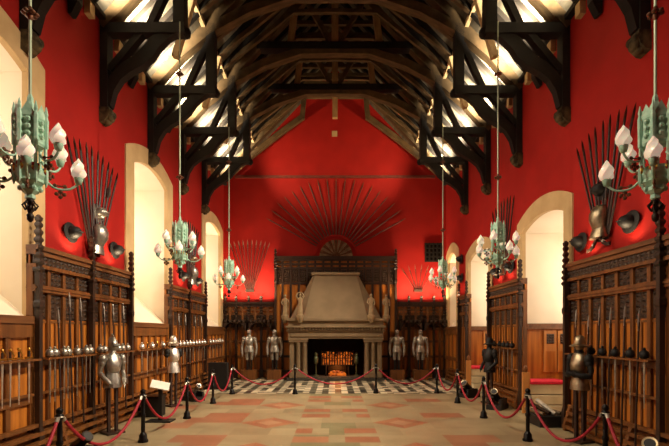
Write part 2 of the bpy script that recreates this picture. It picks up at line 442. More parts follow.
# last frame by the gable: posts that hang clear of any collar
t = thing('gable_truss', 'brown oak roof truss with three hanging posts against the red gable', 'roof truss', (0, 19.2, 0))
for s in (-1, 1):
    MB().beam((s * 5.0, 0, roofz(5) - .14), (0, 0, RIDGE - .16), .2, .26, (0, 1, 0)).build('rafter', 'brown_oak', t)
    MB().band([(s * 4.6, 8.75), (s * 3.6, 9.62), (s * 2.5, 10.5), (s * 1.42, 11.28)], .2, 'y', -.1, .1).build('arch_brace', 'brown_oak', t)
    MB().beam((s * 1.42, 0, 12.2), (0, 0, 12.2), .16, .18).build('collar', 'brown_oak', t)
    MB().beam((s * 1.42, 0, 11.2), (s * 1.3, 0, 12.5), .2, .17, (0, 1, 0)).build('queen_post', 'brown_oak', t)
MB().box(-.11, .11, -.1, .1, 11.25, 13.8).build('king_post', 'lit_post_oak', t)

def make_common():
    t = thing('rafter_couple', '', 'rafters')
    for s in (-1, 1):
        MB().beam((s * 5.0, 0, roofz(5) - .08), (0, 0, RIDGE - .09), .12, .15, (0, 1, 0)).build('rafter', 'rafter_oak', t)
        MB().band([(s * 3.6, 10.1), (s * 3.5, 10.2), (s * 2.4, 11.05), (s * 1.3, 11.92), (0, 11.95)], .12, 'y', -.06, .06).build('arch_brace', 'brown_oak', t)
        MB().box(s * 4.88, s * 5.05, -.09, .09, 8.38, 8.66).build('rafter_foot', 'uplit_oak', t)
    MB().box(-1.45, 1.45, -.06, .06, 12.35, 12.48).build('collar', 'brown_oak', t)
    return t
def make_mid():
    t = make_common(); t.name = 'strutted_rafter_couple'
    for s in (-1, 1):
        MB().beam((s * 3.86, 0, 8.66), (s * 3.42, 0, 10.15), .14, .16, (0, 1, 0)).build('ashlar_strut', 'uplit_oak', t)
        MB().band([(s * 4.9, 8.5), (s * 4.88, 8.2), (s * 4.94, 7.95)], [.24, .2, .06], 'y', -.08, .08).build('pendant_bracket', 'black_oak', t)
    return t
CP = Proto(make_common()); MP = Proto(make_mid())
ncom = 0
bays = list(range(6))
for k in bays:
    for q in (1, 2, 3):
        y = TR[k] + 2.41 * q / 4
        if y > 19.0: continue
        where = '%s roof bay from the fireplace' % ORD[5 - k]
        if q == 2: MP.place((0, y, 0), label='brown rafter couple with pale struts amid the ' + where, group='common rafter couples')
        else: CP.place((0, y, 0), label='plain brown rafter couple on the %s side of the %s' % ('camera' if q == 1 else 'far', where), group='common rafter couples')
for s, nm in ((-1, 'left'), (1, 'right')):
    tag(MB().box(s * 4.86, s * 5.12, FRONT + .05, BACK - .02, 8.64, 8.74).build('wall_plate', 'black_oak'), 'long timber wall plate along the top of the %s red wall' % nm, 'beam')
    tag(MB().beam((s * 3.5, 3, 10.2), (s * 3.5, BACK - .02, 10.2), .1, .13).build('purlin', 'uplit_oak'), 'long pale purlin under the %s roof slope' % nm, 'beam')
tag(MB().box(-.08, .08, FRONT + .05, BACK - .02, 13.6, 13.82).build('ridge_beam', 'brown_oak'), 'long ridge beam at the top of the roof', 'beam')

# carved stone corbels under the wall posts
def corbel_mesh():
    mb = MB()
    mb.prism([(-.02, .30), (.2, .30), (.22, .2), (.17, .08), (.08, .0), (-.02, -.02)], 'y', -.13, .13)
    mb.ell((.19, 0, .14), .08, .12, .12, 10, 8); mb.ell((.22, .08, .2), .05, .05, .07, 8, 6); mb.ell((.22, -.08, .2), .05, .05, .07, 8, 6)
    mb.ell((.25, 0, .12), .04, .04, .05, 8, 6); mb.ell((.12, 0, .03), .08, .1, .06, 8, 6)
    return mb.mesh('corbel', 'corbel_stone', True)
cm = corbel_mesh()
for s, nm in ((-1, 'left'), (1, 'right')):
    for k, y in enumerate(TR):
        if k == 0: continue
        o = obj('carved_corbel', cm); o.location = (s * W, y, 6.5); o.rotation_euler = (0, 0, 0 if s < 0 else PI)
        tag(o, 'carved stone corbel on the %s wall under the %s truss from the fireplace' % (nm, ORD[5 - k]), 'corbel', 'carved corbels')

# ------------------------------------------------------------------ wall panelling
def pinn(x, y, z0, z1, r=.058):
    """crocketed square pinnacle post"""
    mb = MB(); prof = [(r * 1.5, z0), (r * 1.5, z0 + .35), (r * 1.05, z0 + .45)]
    zz = z0 + .55; zt = z1 - .95
    prof += [(r, zz), (r, zt - .6), (r * 1.35, zt - .55), (r * 1.35, zt - .48), (r, zt - .44), (r, zt)]
    n = 7
    for i in range(n):
        z = zt + (z1 - .1 - zt) * i / n; k = 1 - .35 * i / n; dz = (z1 - .1 - zt) / n
        prof += [(r * 1.0 * k, z + dz * .05), (r * 1.55 * k, z + dz * .35), (r * 1.55 * k, z + dz * .6), (r * .9 * k, z + dz * .9)]
    prof += [(r * .9, z1 - .1), (r * 1.1, z1 - .05), (r * .3, z1)]
    mb.lathe(prof, 4, (x, y, 0), ph=PI / 4)
    return mb
def bumps(mb, s, X, ya, yb, za, zb, ny, nz, h=.03):
    """relief carving: rows of raised points on a backing slab facing the hall"""
    mb.box(X, X + s * .03, ya, yb, za, zb)
    for i in range(ny):
        for j in range(nz):
            a0 = ya + (yb - ya) * i / ny; a1 = ya + (yb - ya) * (i + 1) / ny; b0 = za + (zb - za) * j / nz; b1 = za + (zb - za) * (j + 1) / nz
            g = .12; da = (a1 - a0) * g; db = (b1 - b0) * g; hh = h * (1 if (i + j) % 2 else .55)
            mb.add([(X + s * .005, a0 + da, b0 + db), (X + s * .005, a1 - da, b0 + db), (X + s * .005, a1 - da, b1 - db), (X + s * .005, a0 + da, b1 - db), (X - s * hh, (a0 + a1) / 2, (b0 + b1) / 2)],
                   [(0, 1, 4), (1, 2, 4), (2, 3, 4), (3, 0, 4)])
def panelling(s, y0, y1, n, label, posts, top=3.43, rails=True):
    t = thing('wall_panelling', label, 'panelling', group='carved oak wall panelling')
    Xb = s * 4.94; Xf = s * 4.86
    MB().box(s * 5.0, Xb, y0, y1, 0, top).build('back_board', 'oak_panel', t)
    mb = MB()
    mb.box(s * 5.0, s * 4.80, y0 - .012, y1 + .012, top - .07, top + .004); mb.box(s * 5.0, s * 4.84, y0 - .008, y1 + .008, top - .15, top - .06)
    mb.build('cornice', 'oak_rail', t)
    mb = MB(); bumps(mb, s, s * 4.87, y0 + .01, y1 - .01, top - .31, top - .15, max(int((y1 - y0) / .11), 2), 2, .03); mb.build('carved_frieze', 'carved_oak', t)
    mb = MB()
    mb.box(s * 5, s * 4.84, y0 - .006, y1 + .006, top - .36, top - .30); mb.box(s * 5, s * 4.85, y0 - .004, y1 + .004, top - .75, top - .64)
    mb.box(s * 5, s * 4.83, y0 - .008, y1 + .008, top - .70, top - .67); mb.box(s * 5, s * 4.925, y0 - .004, y1 + .004, top - 1.26, top - 1.22); mb.box(s * 5, s * 4.88, y0 - .004, y1 + .004, .28, .42)
    yy = [y0 + (y1 - y0) * i / n for i in range(n + 1)]
    for y in yy: mb.box(s * 5, s * 4.895, max(y - .04, y0 - .002), min(y + .04, y1 + .002), .3, top - .3)
    for a, c in zip(yy, yy[1:]):
        y = (a + c) / 2; mb.box(s * 4.95, s * 4.915, y - .016, y + .016, .4, top - 1.25)
    mb.build('frame', 'oak_frame', t)
    for a, c in zip(yy, yy[1:]):
        mb = MB(); bumps(mb, s, s * 4.925, a + .05, c - .05, top - .62, top - .38, 3, 3, .045); mb.build('carved_panel', 'carved_oak', t)
        mb = MB(); bumps(mb, s, s * 4.93, a + .05, c - .05, top - 1.2, top - .77, 2, 5, .045); mb.build('tracery_panel', 'carved_oak', t)
    for y in posts: pinn(s * 4.83, y, 0, 3.93).build('pinnacle_post', 'dark_oak', t)
    return t
def low_panelling(s, y0, y1, n, label, top=2.25):
    t = thing('wall_panelling', label, 'panelling', group='plain oak panelling under windows')
    MB().box(s * 5.0, s * 4.95, y0, y1, 0, top).build('back_board', 'oak_panel', t)
    mb = MB(); mb.box(s * 5.06, s * 4.86, y0, y1, top - .1, top + .02); mb.build('sill_rail', 'oak_rail', t)
    mb = MB(); yy = [y0 + (y1 - y0) * i / n for i in range(n + 1)]
    for y in yy: mb.box(s * 5, s * 4.905, max(y - .05, y0 + .003), min(y + .05, y1 - .003), .1, top - .05)
    mb.box(s * 5, s * 4.89, y0, y1, top - .32, top - .08); mb.box(s * 5, s * 4.89, y0, y1, .86, 1.0); mb.box(s * 5, s * 4.89, y0, y1, .2, .4)
    mb.build('frame', 'oak_frame', t)
def base_rails(s, y0, y1, label):
    t = thing('kick_rail', label, 'rail', group='stepped oak kick rails')
    for i, (x, z) in enumerate(((4.80, .50), (4.76, .36), (4.72, .23), (4.68, .09))):
        MB().box(s * x, s * (x + .07), y0, y1, z - .03, z + .03).build('rail', 'oak_frame', t)
    n = max(int((y1 - y0) / 1.5), 1)
    for i in range(n + 1):
        y = y0 + .05 + (y1 - y0 - .1) * i / n
        mb = MB(); mb.prism([(s * 4.85, 0), (s * 4.69, 0), (s * 4.69, .12), (s * 4.81, .5), (s * 4.85, .5)], 'y', y - .04, y + .04); mb.build('bracket', 'oak_frame', t)

panelling(-1, 7.22, 10.6, 8, 'tall carved oak panelling on the left wall between the near and middle windows', (7.27, 8.87, 10.57))
panelling(-1, 13.05, 16.72, 8, 'tall carved oak panelling on the left wall between the middle and far windows', (13.1, 14.8, 16.68))
panelling(1, 6.56, 9.38, 7, 'tall carved oak panelling on the right wall nearest the camera', (6.62, 9.34))
panelling(1, 3.4, 6.56, 8, 'tall carved oak panelling at the camera end of the right wall', ())
panelling(1, 11.6, 14.08, 6, 'tall carved oak panelling on the right wall between the two large windows', (11.64, 14.04))
panelling(1, 16.35, 17.45, 3, 'narrow carved oak panelling on the right wall before the far narrow window', (16.4, 17.4))
low_panelling(-1, 3.0, 7.22, 8, 'plain oak panelling under the near left window')
low_panelling(-1, 10.6, 13.05, 6, 'plain oak panelling under the middle left window')
low_panelling(-1, 16.76, 19.9, 6, 'plain oak panelling under the far left window')
low_panelling(1, 17.45, 19.9, 4, 'plain oak panelling under the far narrow right window')
base_rails(-1, 3.0, 19.0, 'stepped oak kick rail along the foot of the left wall')
base_rails(1, 3.4, 9.2, 'stepped oak kick rail along the foot of the near right wall')
base_rails(1, 11.65, 14.0, 'stepped oak kick rail between the two large right windows')
base_rails(1, 16.4, 19.0, 'stepped oak kick rail at the fireplace end of the right wall')

# seats and cupboards inside the two right-hand window recesses
for w, nm in zip(RWIN[:2], ('near', 'second')):
    yi0, yi1 = w[0] + w[5], w[1] - w[6]; ye = yi1 - .02
    t = thing('recess_panelling', 'oak panelling with carved cupboard doors in the %s right window recess' % nm, 'panelling')
    MB().box(5.05, 6.6, ye - .06, ye, 0, 2.2).build('back_board', 'oak_panel', t)
    MB().box(5.05, 6.6, ye - .14, ye - .06, 2.1, 2.25).build('sill_rail', 'oak_rail', t)
    mb = MB(); mb.box(6.5, 6.6, yi0 + .02, ye - .06, 0, 2.22); mb.build('side_board', 'oak_panel', t)
    for q in range(2):
        x0 = 5.5 + q * .36; d = MB().box(x0, x0 + .32, ye - .12, ye - .06, .98, 2.06).build('cupboard_door', 'oak_light', t)
        mb = MB(); mb.box(x0 + .03, x0 + .29, ye - .125, ye - .1, 1.62 - .62, 1.62 - .1); mb.build('door_panel', 'oak_panel', d)
        mb = MB(); mb.box(x0 + .06, x0 + .26, ye - .125, ye - .11, 1.72, 1.98)
        for i in range(3):
            for j in range(4): mb.ell((x0 + .09 + .07 * i, ye - .125, 1.755 + .065 * j), .03, .025, .03, 6, 4)
        mb.build('carved_inset', 'carved_oak', d)
    t = thing('window_seat', 'stepped stone window seat with a red cushion in the %s right window recess' % nm, 'seat')
    for i in range(3): MB().box(4.86, 5.75, ye - .96 + .12 * i, ye - .15 - .001 * i, .24 * i, .24 * (i + 1) - .03 * (i < 2)).build('stone_step', 'pale_stone', t)
    MB().box(4.86, 5.78, ye - .76, ye - .15, .72, .81).build('cushion', 'red_cushion', t, bevel=.02)
    MB().box(4.68, 4.85, ye - .74, ye - .66, 0, 1.02).build('bench_end', 'oak_light', t)
    MB().ell((4.76, ye - .7, 1.1), .06, .05, .1, 8, 6).build('finial', 'oak_frame', t)

# ------------------------------------------------------------------ fireplace wall
def back_panel(x0, x1, top, n, label, posts, canopy, ptop):
    t = thing('wall_panelling', label, 'panelling', group='carved oak panelling on the fireplace wall')
    Y = BACK
    MB().box(x0, x1, Y - .06, Y - .005, 0, top).build('back_board', 'oak_panel', t)
    mb = MB(); mb.box(x0, x1, Y - .24, Y, top - .09, top); mb.box(x0, x1, Y - .18, Y, top - .2, top - .08); mb.build('cornice', 'dark_oak', t)
    mb = MB(); xx = [x0 + (x1 - x0) * i / n for i in range(n + 1)]
    for x in xx: mb.box(max(x - .05, x0), min(x + .05, x1), Y - .13, Y, 0, top - .1)
    for z in (top - .34, top - .52, top - 1.2, 1.62, .95, .3): mb.box(x0, x1, Y - .12, Y, z - .05, z + .05)
    mb.build('frame', 'oak_frame' if canopy else 'dark_oak', t)
    for a, c in zip(xx, xx[1:]):
        mb = MB(); mb.box(a + .06, c - .06, Y - .09, Y - .04, top - 1.13, top - .58)
        for i in range(3):
            x = a + .06 + (c - a - .12) * (i + .5) / 3
            for j in range(5): mb.ell((x, Y - .09, top - 1.08 + .11 * j), .05, .03, .05, 6, 4)
        mb.build('tracery_panel', 'carved_oak', t)
    for x in posts:
        mb = MB(); p = pinn(x, Y - .16, 0, ptop, .07); p.build('pinnacle_post', 'dark_oak', t)
    if canopy:
        for i in range(2):
            a = x0 + (x1 - x0) * i / 2 + .06; c = x0 + (x1 - x0) * (i + 1) / 2 - .06; mx = (a + c) / 2; hw = (c - a) / 2
            pts = [(a, 2.55), (a, 2.1)] + [(mx - hw * .92 * math.cos(PI * k / 10), 2.1 + .38 * math.sin(PI * k / 10)) for k in range(11)] + [(c, 2.1), (c, 2.55)]
            MB().prism(pts, 'y', Y - .5, Y - .1).build('arched_canopy', 'dark_oak', t)
            mb = MB()
            for q in range(5):
                x = a + (c - a) * (q + .5) / 5; mb.ell((x, Y - .5, 2.5), .07, .05, .07, 6, 5)
            mb.box(a, c, Y - .5, Y - .45, 2.44, 2.58); mb.build('canopy_cresting', 'carved_oak', t)
    return t
back_panel(-4.98, -2.74, 3.38, 8, 'low carved oak panelling with arched canopies left of the fireplace', (-4.9, -4.42, -3.86, -3.3), True, 3.68)
back_panel(2.80, 4.98, 3.38, 8, 'low carved oak panelling with arched canopies right of the fireplace', (3.3, 3.86, 4.42, 4.9), True, 3.68)
back_panel(-2.72, 2.78, 5.43, 15, 'tall dark oak panelling behind the stone chimney hood', (-2.66, 2.72), False, 5.78)

fp = thing('fireplace', 'large carved stone fireplace with tapering hood', 'fireplace', (.03, 0, 0))
mb = MB(); mb.box(-2.0, 2.0, 18.75, 20.02, .0, .14); mb.box(-2.05, 2.05, 18.62, 18.9, 0, .1); mb.build('hearth_slab', 'hearth', fp)
mb = MB()
for s in (-1, 1): mb.box(s * 1.22, s * 1.95, 19.0, 20.02, .1, 1.8)
mb.box(-1.95, 1.95, 19.0, 20.02, 1.76, 2.1); mb.build('chimney_breast', 'fire_stone', fp)
mb = MB(); mb.quad((-1.22, 19.9, .1), (1.22, 19.9, .1), (1.22, 19.9, 1.8), (-1.22, 19.9, 1.8))
for s in (-1, 1): mb.quad((s * 1.215, 19.02, .1), (s * 1.215, 19.9, .1), (s * 1.215, 19.9, 1.8), (s * 1.215, 19.02, 1.8))
mb.quad((-1.22, 19.02, 1.755), (1.22, 19.02, 1.755), (1.22, 19.9, 1.755), (-1.22, 19.9, 1.755)); mb.build('firebox', 'soot_and_shade', fp)
mb = MB(); mb.box(-2.0, 2.0, 18.72, 20.0, 1.76, 2.06); mb.box(-1.9, 1.9, 18.68, 20.0, 1.84, 1.98); mb.build('frieze', 'fire_stone', fp, bevel=.012)
mb = MB()
mb.box(-2.06, 2.06, 18.66, 20.0, 2.06, 2.13)
for i in range(32): x = -1.98 + 3.96 * i / 31; mb.box(x - .035, x + .035, 18.6, 18.75, 2.12, 2.22)
mb.box(-2.03, 2.03, 18.70, 20.0, 2.1, 2.24)
mb.box(-2.1, 2.1, 18.55, 20.0, 2.22, 2.30); mb.box(-2.0, 2.0, 18.66, 20.0, 2.28, 2.52); mb.box(-2.06, 2.06, 18.56, 20.0, 2.5, 2.62)
mb.build('mantel_cornice', 'fire_stone', fp, bevel=.012)
mb = MB(); mb.add([(-1.36, 18.72, 2.6), (1.36, 18.72, 2.6), (1.98, 19.3, 2.6), (1.98, 20.04, 2.6), (-1.98, 20.04, 2.6), (-1.98, 19.3, 2.6),
                   (-.92, 19.55, 4.55), (.92, 19.55, 4.55), (1.0, 19.7, 4.55), (1.0, 20.04, 4.55), (-1.0, 20.04, 4.55), (-1.0, 19.7, 4.55)],
                  [(0, 1, 7, 6), (1, 2, 8, 7), (2, 3, 9, 8), (4, 5, 11, 10), (5, 0, 6, 11), (3, 4, 10, 9), (0, 5, 4, 3, 2, 1), (6, 7, 8, 9, 10, 11)])
mb.build('hood', 'fire_stone', fp)
MB().box(-1.06, 1.06, 19.46, 20.03, 4.53, 4.66).build('hood_cap', 'fire_stone', fp, bevel=.02)
for s in (-1, 1):
    MB().box(s * 1.2, s * 1.95, 18.7, 19.05, .12, .34).build('plinth', 'fire_stone', fp, bevel=.012)
    mb = MB(); mb.box(s * 1.18, s * 1.97, 18.7, 19.05, 1.62, 1.78); mb.box(s * 1.16, s * 2.0, 18.68, 19.05, 1.7, 1.78); mb.build('capital_block', 'fire_stone', fp, bevel=.012)
    MB().box(s * 1.76, s * 1.94, 18.8, 19.05, .3, 1.65).build('pilaster', 'fire_stone', fp)
    for x in (1.31, 1.58):
        MB().lathe([(.11, .32), (.12, .36), (.09, .42), (.085, .5), (.08, 1.45), (.095, 1.48), (.08, 1.52), (.12, 1.62), (.13, 1.66)], 12, (s * x, 18.83, 0)).build('column', 'fire_stone', fp, True)
# statues on consoles
def statue(x, y, label, pose):
    t = thing('stone_statue', label, 'statue', (x, y, 2.42), group='stone statues on the mantel'); t.scale = (.95, .95, .9)
    MB().lathe([(.05, .0), (.09, .06), (.1, .12), (.15, .2), (.17, .28), (.17, .36), (.13, .37)], 10).build('console', 'statue_stone', t, True)
    mb = MB()
    mb.loft([(.36, 0, 0, .12, .1), (.5, .0, 0, .11, .09), (.75, .01, 0, .1, .085), (.92, .0, 0, .085, .07), (1.02, 0, 0, .105, .075), (1.12, 0, 0, .115, .075), (1.17, 0, 0, .06, .05), (1.21, 0, 0, .04, .04)], 12)
    mb.ell((0, 0, 1.28), .06, .065, .08, 10, 8)
    sh = 1.12
    if pose == 'up':
        mb.tube([(-.1, 0, sh), (-.17, -.02, 1.24), (-.1, -.02, 1.38), (0, -.02, 1.41)], [.04, .035, .03, .03], 8)
        mb.tube([(.1, 0, sh), (.17, -.02, 1.22), (.11, -.02, 1.36), (0, -.02, 1.41)], [.04, .035, .03, .03], 8)
    else:
        mb.tube([(-.1, 0, sh), (-.16, -.02, .96), (-.1, -.1, .86)], [.04, .035, .028], 8)
        mb.tube([(.1, 0, sh), (.15, -.02, .96), (.13, -.06, .8)], [.04, .035, .028], 8)
    mb.build('figure', 'statue_stone', t, True)
    if pose == 'staff': MB().tube([(.15, -.07, .36), (.15, -.07, 1.02)], .022, 6).build('staff', 'statue_stone', t)
statue(-2.12, 18.95, 'stone statue with a staff at the left end of the mantel', 'staff')
statue(-1.45, 18.56, 'stone statue with arms raised over its head beside the hood', 'up')
statue(1.5, 18.56, 'stone statue with lowered arms on the mantel front right of the hood', 'down')
statue(2.18, 18.95, 'stone statue with lowered arms at the right end of the mantel', 'down')

# grate with burning coals, andirons
g = thing('fire_grate', 'iron fire basket with glowing coals inside the stone fireplace', 'fire grate', (.1, 19.4, .14))
mb = MB()
for i in range(13): x = -.68 + 1.36 * i / 12; mb.tube([(x, -.2, .48), (x * 1.02, -.22, 1.08)], .026, 6)
for z in (.48, .78, 1.08): mb.tube([(-.7, -.2, z), (.7, -.2, z)], .02, 6)
for s in (-1, 1):
    mb.tube([(s * .7, -.2, .48), (s * .7, .25, .48)], .02, 6); mb.tube([(s * .7, -.2, 1.08), (s * .7, .25, 1.08)], .02, 6)
for i in range(5):
    x = -.52 + 1.04 * i / 4; mb.tube([(x + .13 * math.cos(a), -.23, .86 + .12 * math.sin(a)) for a in [PI * q / 6 for q in range(7)]], .014, 6)
mb.build('basket', 'dark_iron', g)
for s in (-1, 1):
    for y in (-.2, .22): MB().tube([(s * .5, y, 0), (s * .48, y, .5)], .03, 8).build('leg', 'dark_iron', g)
mb = MB(); mb.box(-.62, .62, -.15, .2, .5, .8)
for i in range(40): mb.ell((R.uniform(-.6, .6), R.uniform(-.16, .18), R.uniform(.72, .98)), R.uniform(.06, .12), R.uniform(.05, .09), R.uniform(.05, .1), 7, 5)
mb.build('burning_coals', 'embers', g)
mb = MB(); mb.box(-.38, .38, -.16, .2, .02, .1)
for i in range(12): mb.ell((R.uniform(-.3, .3), R.uniform(-.14, .1), R.uniform(.08, .2)), .09, .07, .06, 7, 5)
mb.build('ash_embers', 'embers', g)
mb = MB(); mb.box(-.4, .4, .2, .24, 0, .5); mb.build('fireback', 'dark_iron', g)
for x, nm in ((-.82, 'left'), (.92, 'right')):
    t = thing('andiron', 'tall bronze andiron standing %s of the fire grate' % nm, 'andiron', (x, 19.25, .14))
    MB().lathe([(.12, 0), (.12, .03), (.03, .08), (.025, .5), (.05, .54)], 10).build('stem', 'andiron_bronze', t, True)
    MB().lathe([(.03, .5), (.09, .58), (.1, .75), (.08, .84), (.05, .86), (.075, .93), (.06, 1.0), (.01, 1.04)], 10).build('finial', 'andiron_bronze', t, True)
    MB().beam((0, .02, .1), (0, .45, .1), .05, .05).build('log_bar', 'dark_iron', t)

tag(MB().box(-4.5, 4.5, BACK - .09, BACK - .003, 8.97, 9.08).build('wall_beam', 'beam_wall'), 'thin horizontal timber across the red gable wall above the pike fan', 'beam')
tag(MB().box(-.14, .1, BACK - .03, BACK - .003, 10.85, 11.1).build('wall_plaque', 'plaque'), 'small square tan plaque high on the red gable', 'plaque')
t = thing('wall_grille', 'square black lattice grille on the fireplace wall right of the pikes', 'grille')
MB().box(4.05, 4.8, BACK - .02, BACK - .004, 5.2, 6.05).build('dark_backing', 'soot_and_shade', t)  # dark slab stands in for the shade behind the lattice
mb = MB()
for i in range(5):
    x = 4.07 + .71 * i / 4; mb.box(x - .03, x + .03, BACK - .08, BACK - .02, 5.2, 6.05); z = 5.24 + .77 * i / 4; mb.box(4.04, 4.81, BACK - .07, BACK - .02, z - .03, z + .03)
mb.build('lattice', 'black_oak', t)

# ------------------------------------------------------------------ weapons
def make_spear(L, kind, hm='grey_steel', shaft='shaft_wood', r=.021):
    """stands at its own origin along +z"""
    t = thing({'spear': 'spear', 'pike': 'pike', 'halberd': 'halberd'}[kind], '', 'weapon')
    MB().tube([(0, 0, 0), (0, 0, L - .22)], r, 6).build('shaft', shaft, t)
    mb = MB()
    if kind == 'pike': mb.lathe([(r * 1.2, L - .24), (r * .9, L - .16), (.004, L)], 6, sy=.6)
    else: mb.lathe([(r * 1.25, L - .36), (r * 1.1, L - .3), (.026, L - .24), (.02, L - .1), (.003, L)], 6, sx=1, sy=.45)
    if kind == 'halberd': mb.prism([(.0, L - .42), (.13, L - .38), (.15, L - .28), (.11, L - .22), (0, L - .28)], 'y', -.008, .008); mb.prism([(0, L - .34), (-.09, L - .3), (0, L - .3)], 'y', -.008, .008)
    mb.build('head', hm, t)
    return t
SP = Proto(make_spear(2.22, 'spear', 'dark_bronze')); SPT = Proto(make_spear(2.22, 'spear', 'dark_bronze'))
mb = MB(); mb.lathe([(.015, 1.72), (.05, 1.62), (.055, 1.5), (.02, 1.4)], 8); mb.build('tassel', 'shaft_wood', SPT.tree[0]); SPT = Proto(SPT.tree[0])
def side_fan(s, yc, n, spread, z0, label, L=2.22, tass=()):
    for i in range(n):
        f = -1 + 2 * i / (n - 1); tip = yc + spread * f; base = yc + .13 * f
        ang = math.atan2(tip - base, L)           # lean along y
        X = s * (4.93 - .012 * (i % 2))
        P = SPT if i in tass else SP
        P.place((X, base, z0), label='%s spear counted from the camera end of the fan %s' % (ORD[i], label), group='spears fanned on the side walls', rot=(-ang, 0, 0))
side_fan(-1, 9.15, 10, 1.02, 3.58, 'between near left windows', 2.22, (1, 8))
side_fan(-1, 15.2, 9, .95, 3.58, 'between far left windows')
side_fan(1, 8.2, 9, .95, 3.70, 'on the near right wall')
side_fan(1, 13.1, 8, .9, 3.70, 'between right windows', 2.3)
BSP = Proto(make_spear(2.25, 'spear', 'bronze_steel', 'pike_wood', .02))
def back_fan(xc, n, spread, z0, label, L=2.25):
    for i in range(n):
        f = -1 + 2 * i / (n - 1); ang = math.atan2(spread * f - .16 * f, L)
        BSP.place((xc + .16 * f, BACK - .07 - .015 * (i % 2), z0), label='%s spear from the left in the fan %s' % (ORD[i], label), group='spears fanned on the fireplace wall', rot=(0, ang, 0))
back_fan(-3.83, 10, .95, 3.95, 'left of the chimney panelling')
for xc, nm in ((-3.83, 'left'), (3.74, 'right')):
    tag(MB().box(xc - .2, xc + .2, BACK - .12, BACK - .005, 3.84, 3.96).build('spear_bracket', 'dark_oak'), 'small dark bracket holding the spear fan %s of the chimney' % nm, 'bracket')
BS2 = Proto(make_spear(1.2, 'spear', 'bronze_steel', 'pike_wood', .02))
for i in range(6):
    f = -1 + 2 * i / 5
    BS2.place((3.74 + .12 * f, BACK - .07 - .015 * (i % 2), 3.9), label='%s short spear from the left in the small fan right of the chimney' % ORD[i], group='short spears on the fireplace wall', rot=(0, .55 * f, 0))
PK = Proto(make_spear(2.6, 'pike', 'rust_iron', 'pike_wood', .026))
for i in range(19):
    a = math.radians(151 - 122 * i / 18); ca, sa = math.cos(a), math.sin(a)
    PK.place((.05 + 1.0 * ca, BACK - .06, 5.42 + 1.0 * sa), label='%s pike from the left in the great semicircle above the fireplace' % ORD[i], group='pikes in the great semicircle', rot=(0, PI / 2 - a, 0))
t = thing('weapon_trophy', 'half-round trophy of bayonets inside a red arch above the chimney panelling', 'trophy', (.05, BACK - .03, 5.44))
mb = MB(); A = [PI * i / 16 for i in range(17)]
mb.band([(.96 * math.cos(a), .96 * math.sin(a)) for a in A], .1, 'y', -.03, .02); mb.build('arch_band', 'red_paint', t)
for i in range(15):
    a = math.radians(174 - 168 * i / 14)
    MB().beam((.14 * math.cos(a), -.03, .14 * math.sin(a)), (.74 * math.cos(a), -.03, .74 * math.sin(a)), .035, .03, (0, 1, 0), ends=3.6).build('bayonet', 'rust_iron' if i % 2 else 'trophy_steel', t)
MB().lathe([(.18, -.02), (.18, .02), (.08, .05)], 14, (0, -.03, .02), Matrix.Rotation(PI / 2, 3, 'X')).build('boss', 'rust_iron', t)

# helmets, breastplates hung on the walls
def make_morion(name, m, brim=1.0):
    """crown axis along +z at origin (brim at z=0)"""
    t = thing(name, '', 'helmet'); t.scale = (.82, .82, .82)
    MB().lathe([(.14, 0), (.145, .05), (.135, .12), (.1, .19), (.05, .225), (.01, .235)], 14, sy=1.15).build('skull', m, t, True)
    MB().lathe([(.13, -.01), (.2 * brim, -.02), (.235 * brim, -.01), (.235 * brim, .005), (.14, .03)], 16, sy=1.15).build('brim', m, t, True)
    MB().band([(-.15, .03), (-.12, .15), (-.05, .24), (.05, .25), (.12, .16), (.15, .03)], .035, 'x', -.008, .008).build('comb', m, t)
    return t
MO = Proto(make_morion('morion_helmet', 'black_steel')); MB2 = Proto(make_morion('morion_helmet', 'bronze_steel')); MS = Proto(make_morion('morion_helmet', 'steel'))
def hang(P, s, y, z, label, tilt=.08):
    P.place((s * 4.94, y, z), label=label, group='helmets hung on the walls', rot=(0, -s * (PI / 2 - tilt), 0))
hang(MO, -1, 8.35, 3.88, 'black helmet hung on the near left wall, camera side of the spear fan')
hang(MO, -1, 10.02, 3.86, 'black helmet hung on the left wall beside the middle window')
hang(MS, -1, 9.3, 4.5, 'polished helmet hung on the spear fan between near left windows')
hang(MO, -1, 14.5, 3.86, 'black helmet hung on the far left spear fan, camera side')
hang(MO, -1, 16.0, 3.86, 'black helmet hung on the far left spear fan, fireplace side')
hang(MB2, -1, 15.35, 4.55, 'bronze helmet hung high on the far left spear fan')
hang(MO, 1, 8.97, 3.83, 'black helmet hung on the near right wall beside the window')
hang(MO, 1, 7.46, 3.86, 'black helmet hung on the right wall behind the near right chandelier')
hang(MO, 1, 8.25, 4.65, 'black helmet hung high on the near right spear fan')
hang(MO, 1, 13.65, 3.86, 'black helmet hung low on the spear fan between right windows, fireplace side')
hang(MO, 1, 12.55, 3.86, 'black helmet hung low on the spear fan between right windows, camera side')
hang(MO, 1, 17.5, 4.9, 'black helmet hung high beside the far narrow right window')
hang(MO, 1, 17.45, 4.15, 'black helmet hung lower beside the far narrow right window')
def make_breast(m):
    """breastplate, back toward -x wall, front toward +x"""
    t = thing('breastplate', '', 'armour')
    mb = MB(); mb.loft([(-.22, .04, 0, .1, .16), (-.16, .05, 0, .11, .145), (-.05, .07, 0, .14, .17), (.08, .06, 0, .14, .18), (.17, .04, 0, .11, .16), (.22, .03, 0, .07, .1)], 14)
    mb.build('breast', m, t, True)
    MB().loft([(-.38, .05, 0, .15, .2), (-.3, .05, 0, .13, .18), (-.21, .04, 0, .105, .165)], 14).build('fauld', m, t, True)
    return t
BP = Proto(make_breast('steel')); BPB = Proto(make_breast('bronze_steel'))
BP.place((-4.9, 9.2, 4.02), 0, 'polished breastplate hung at the foot of the near left spear fan', 'breastplates on the walls', rot=(0, .2, 0))
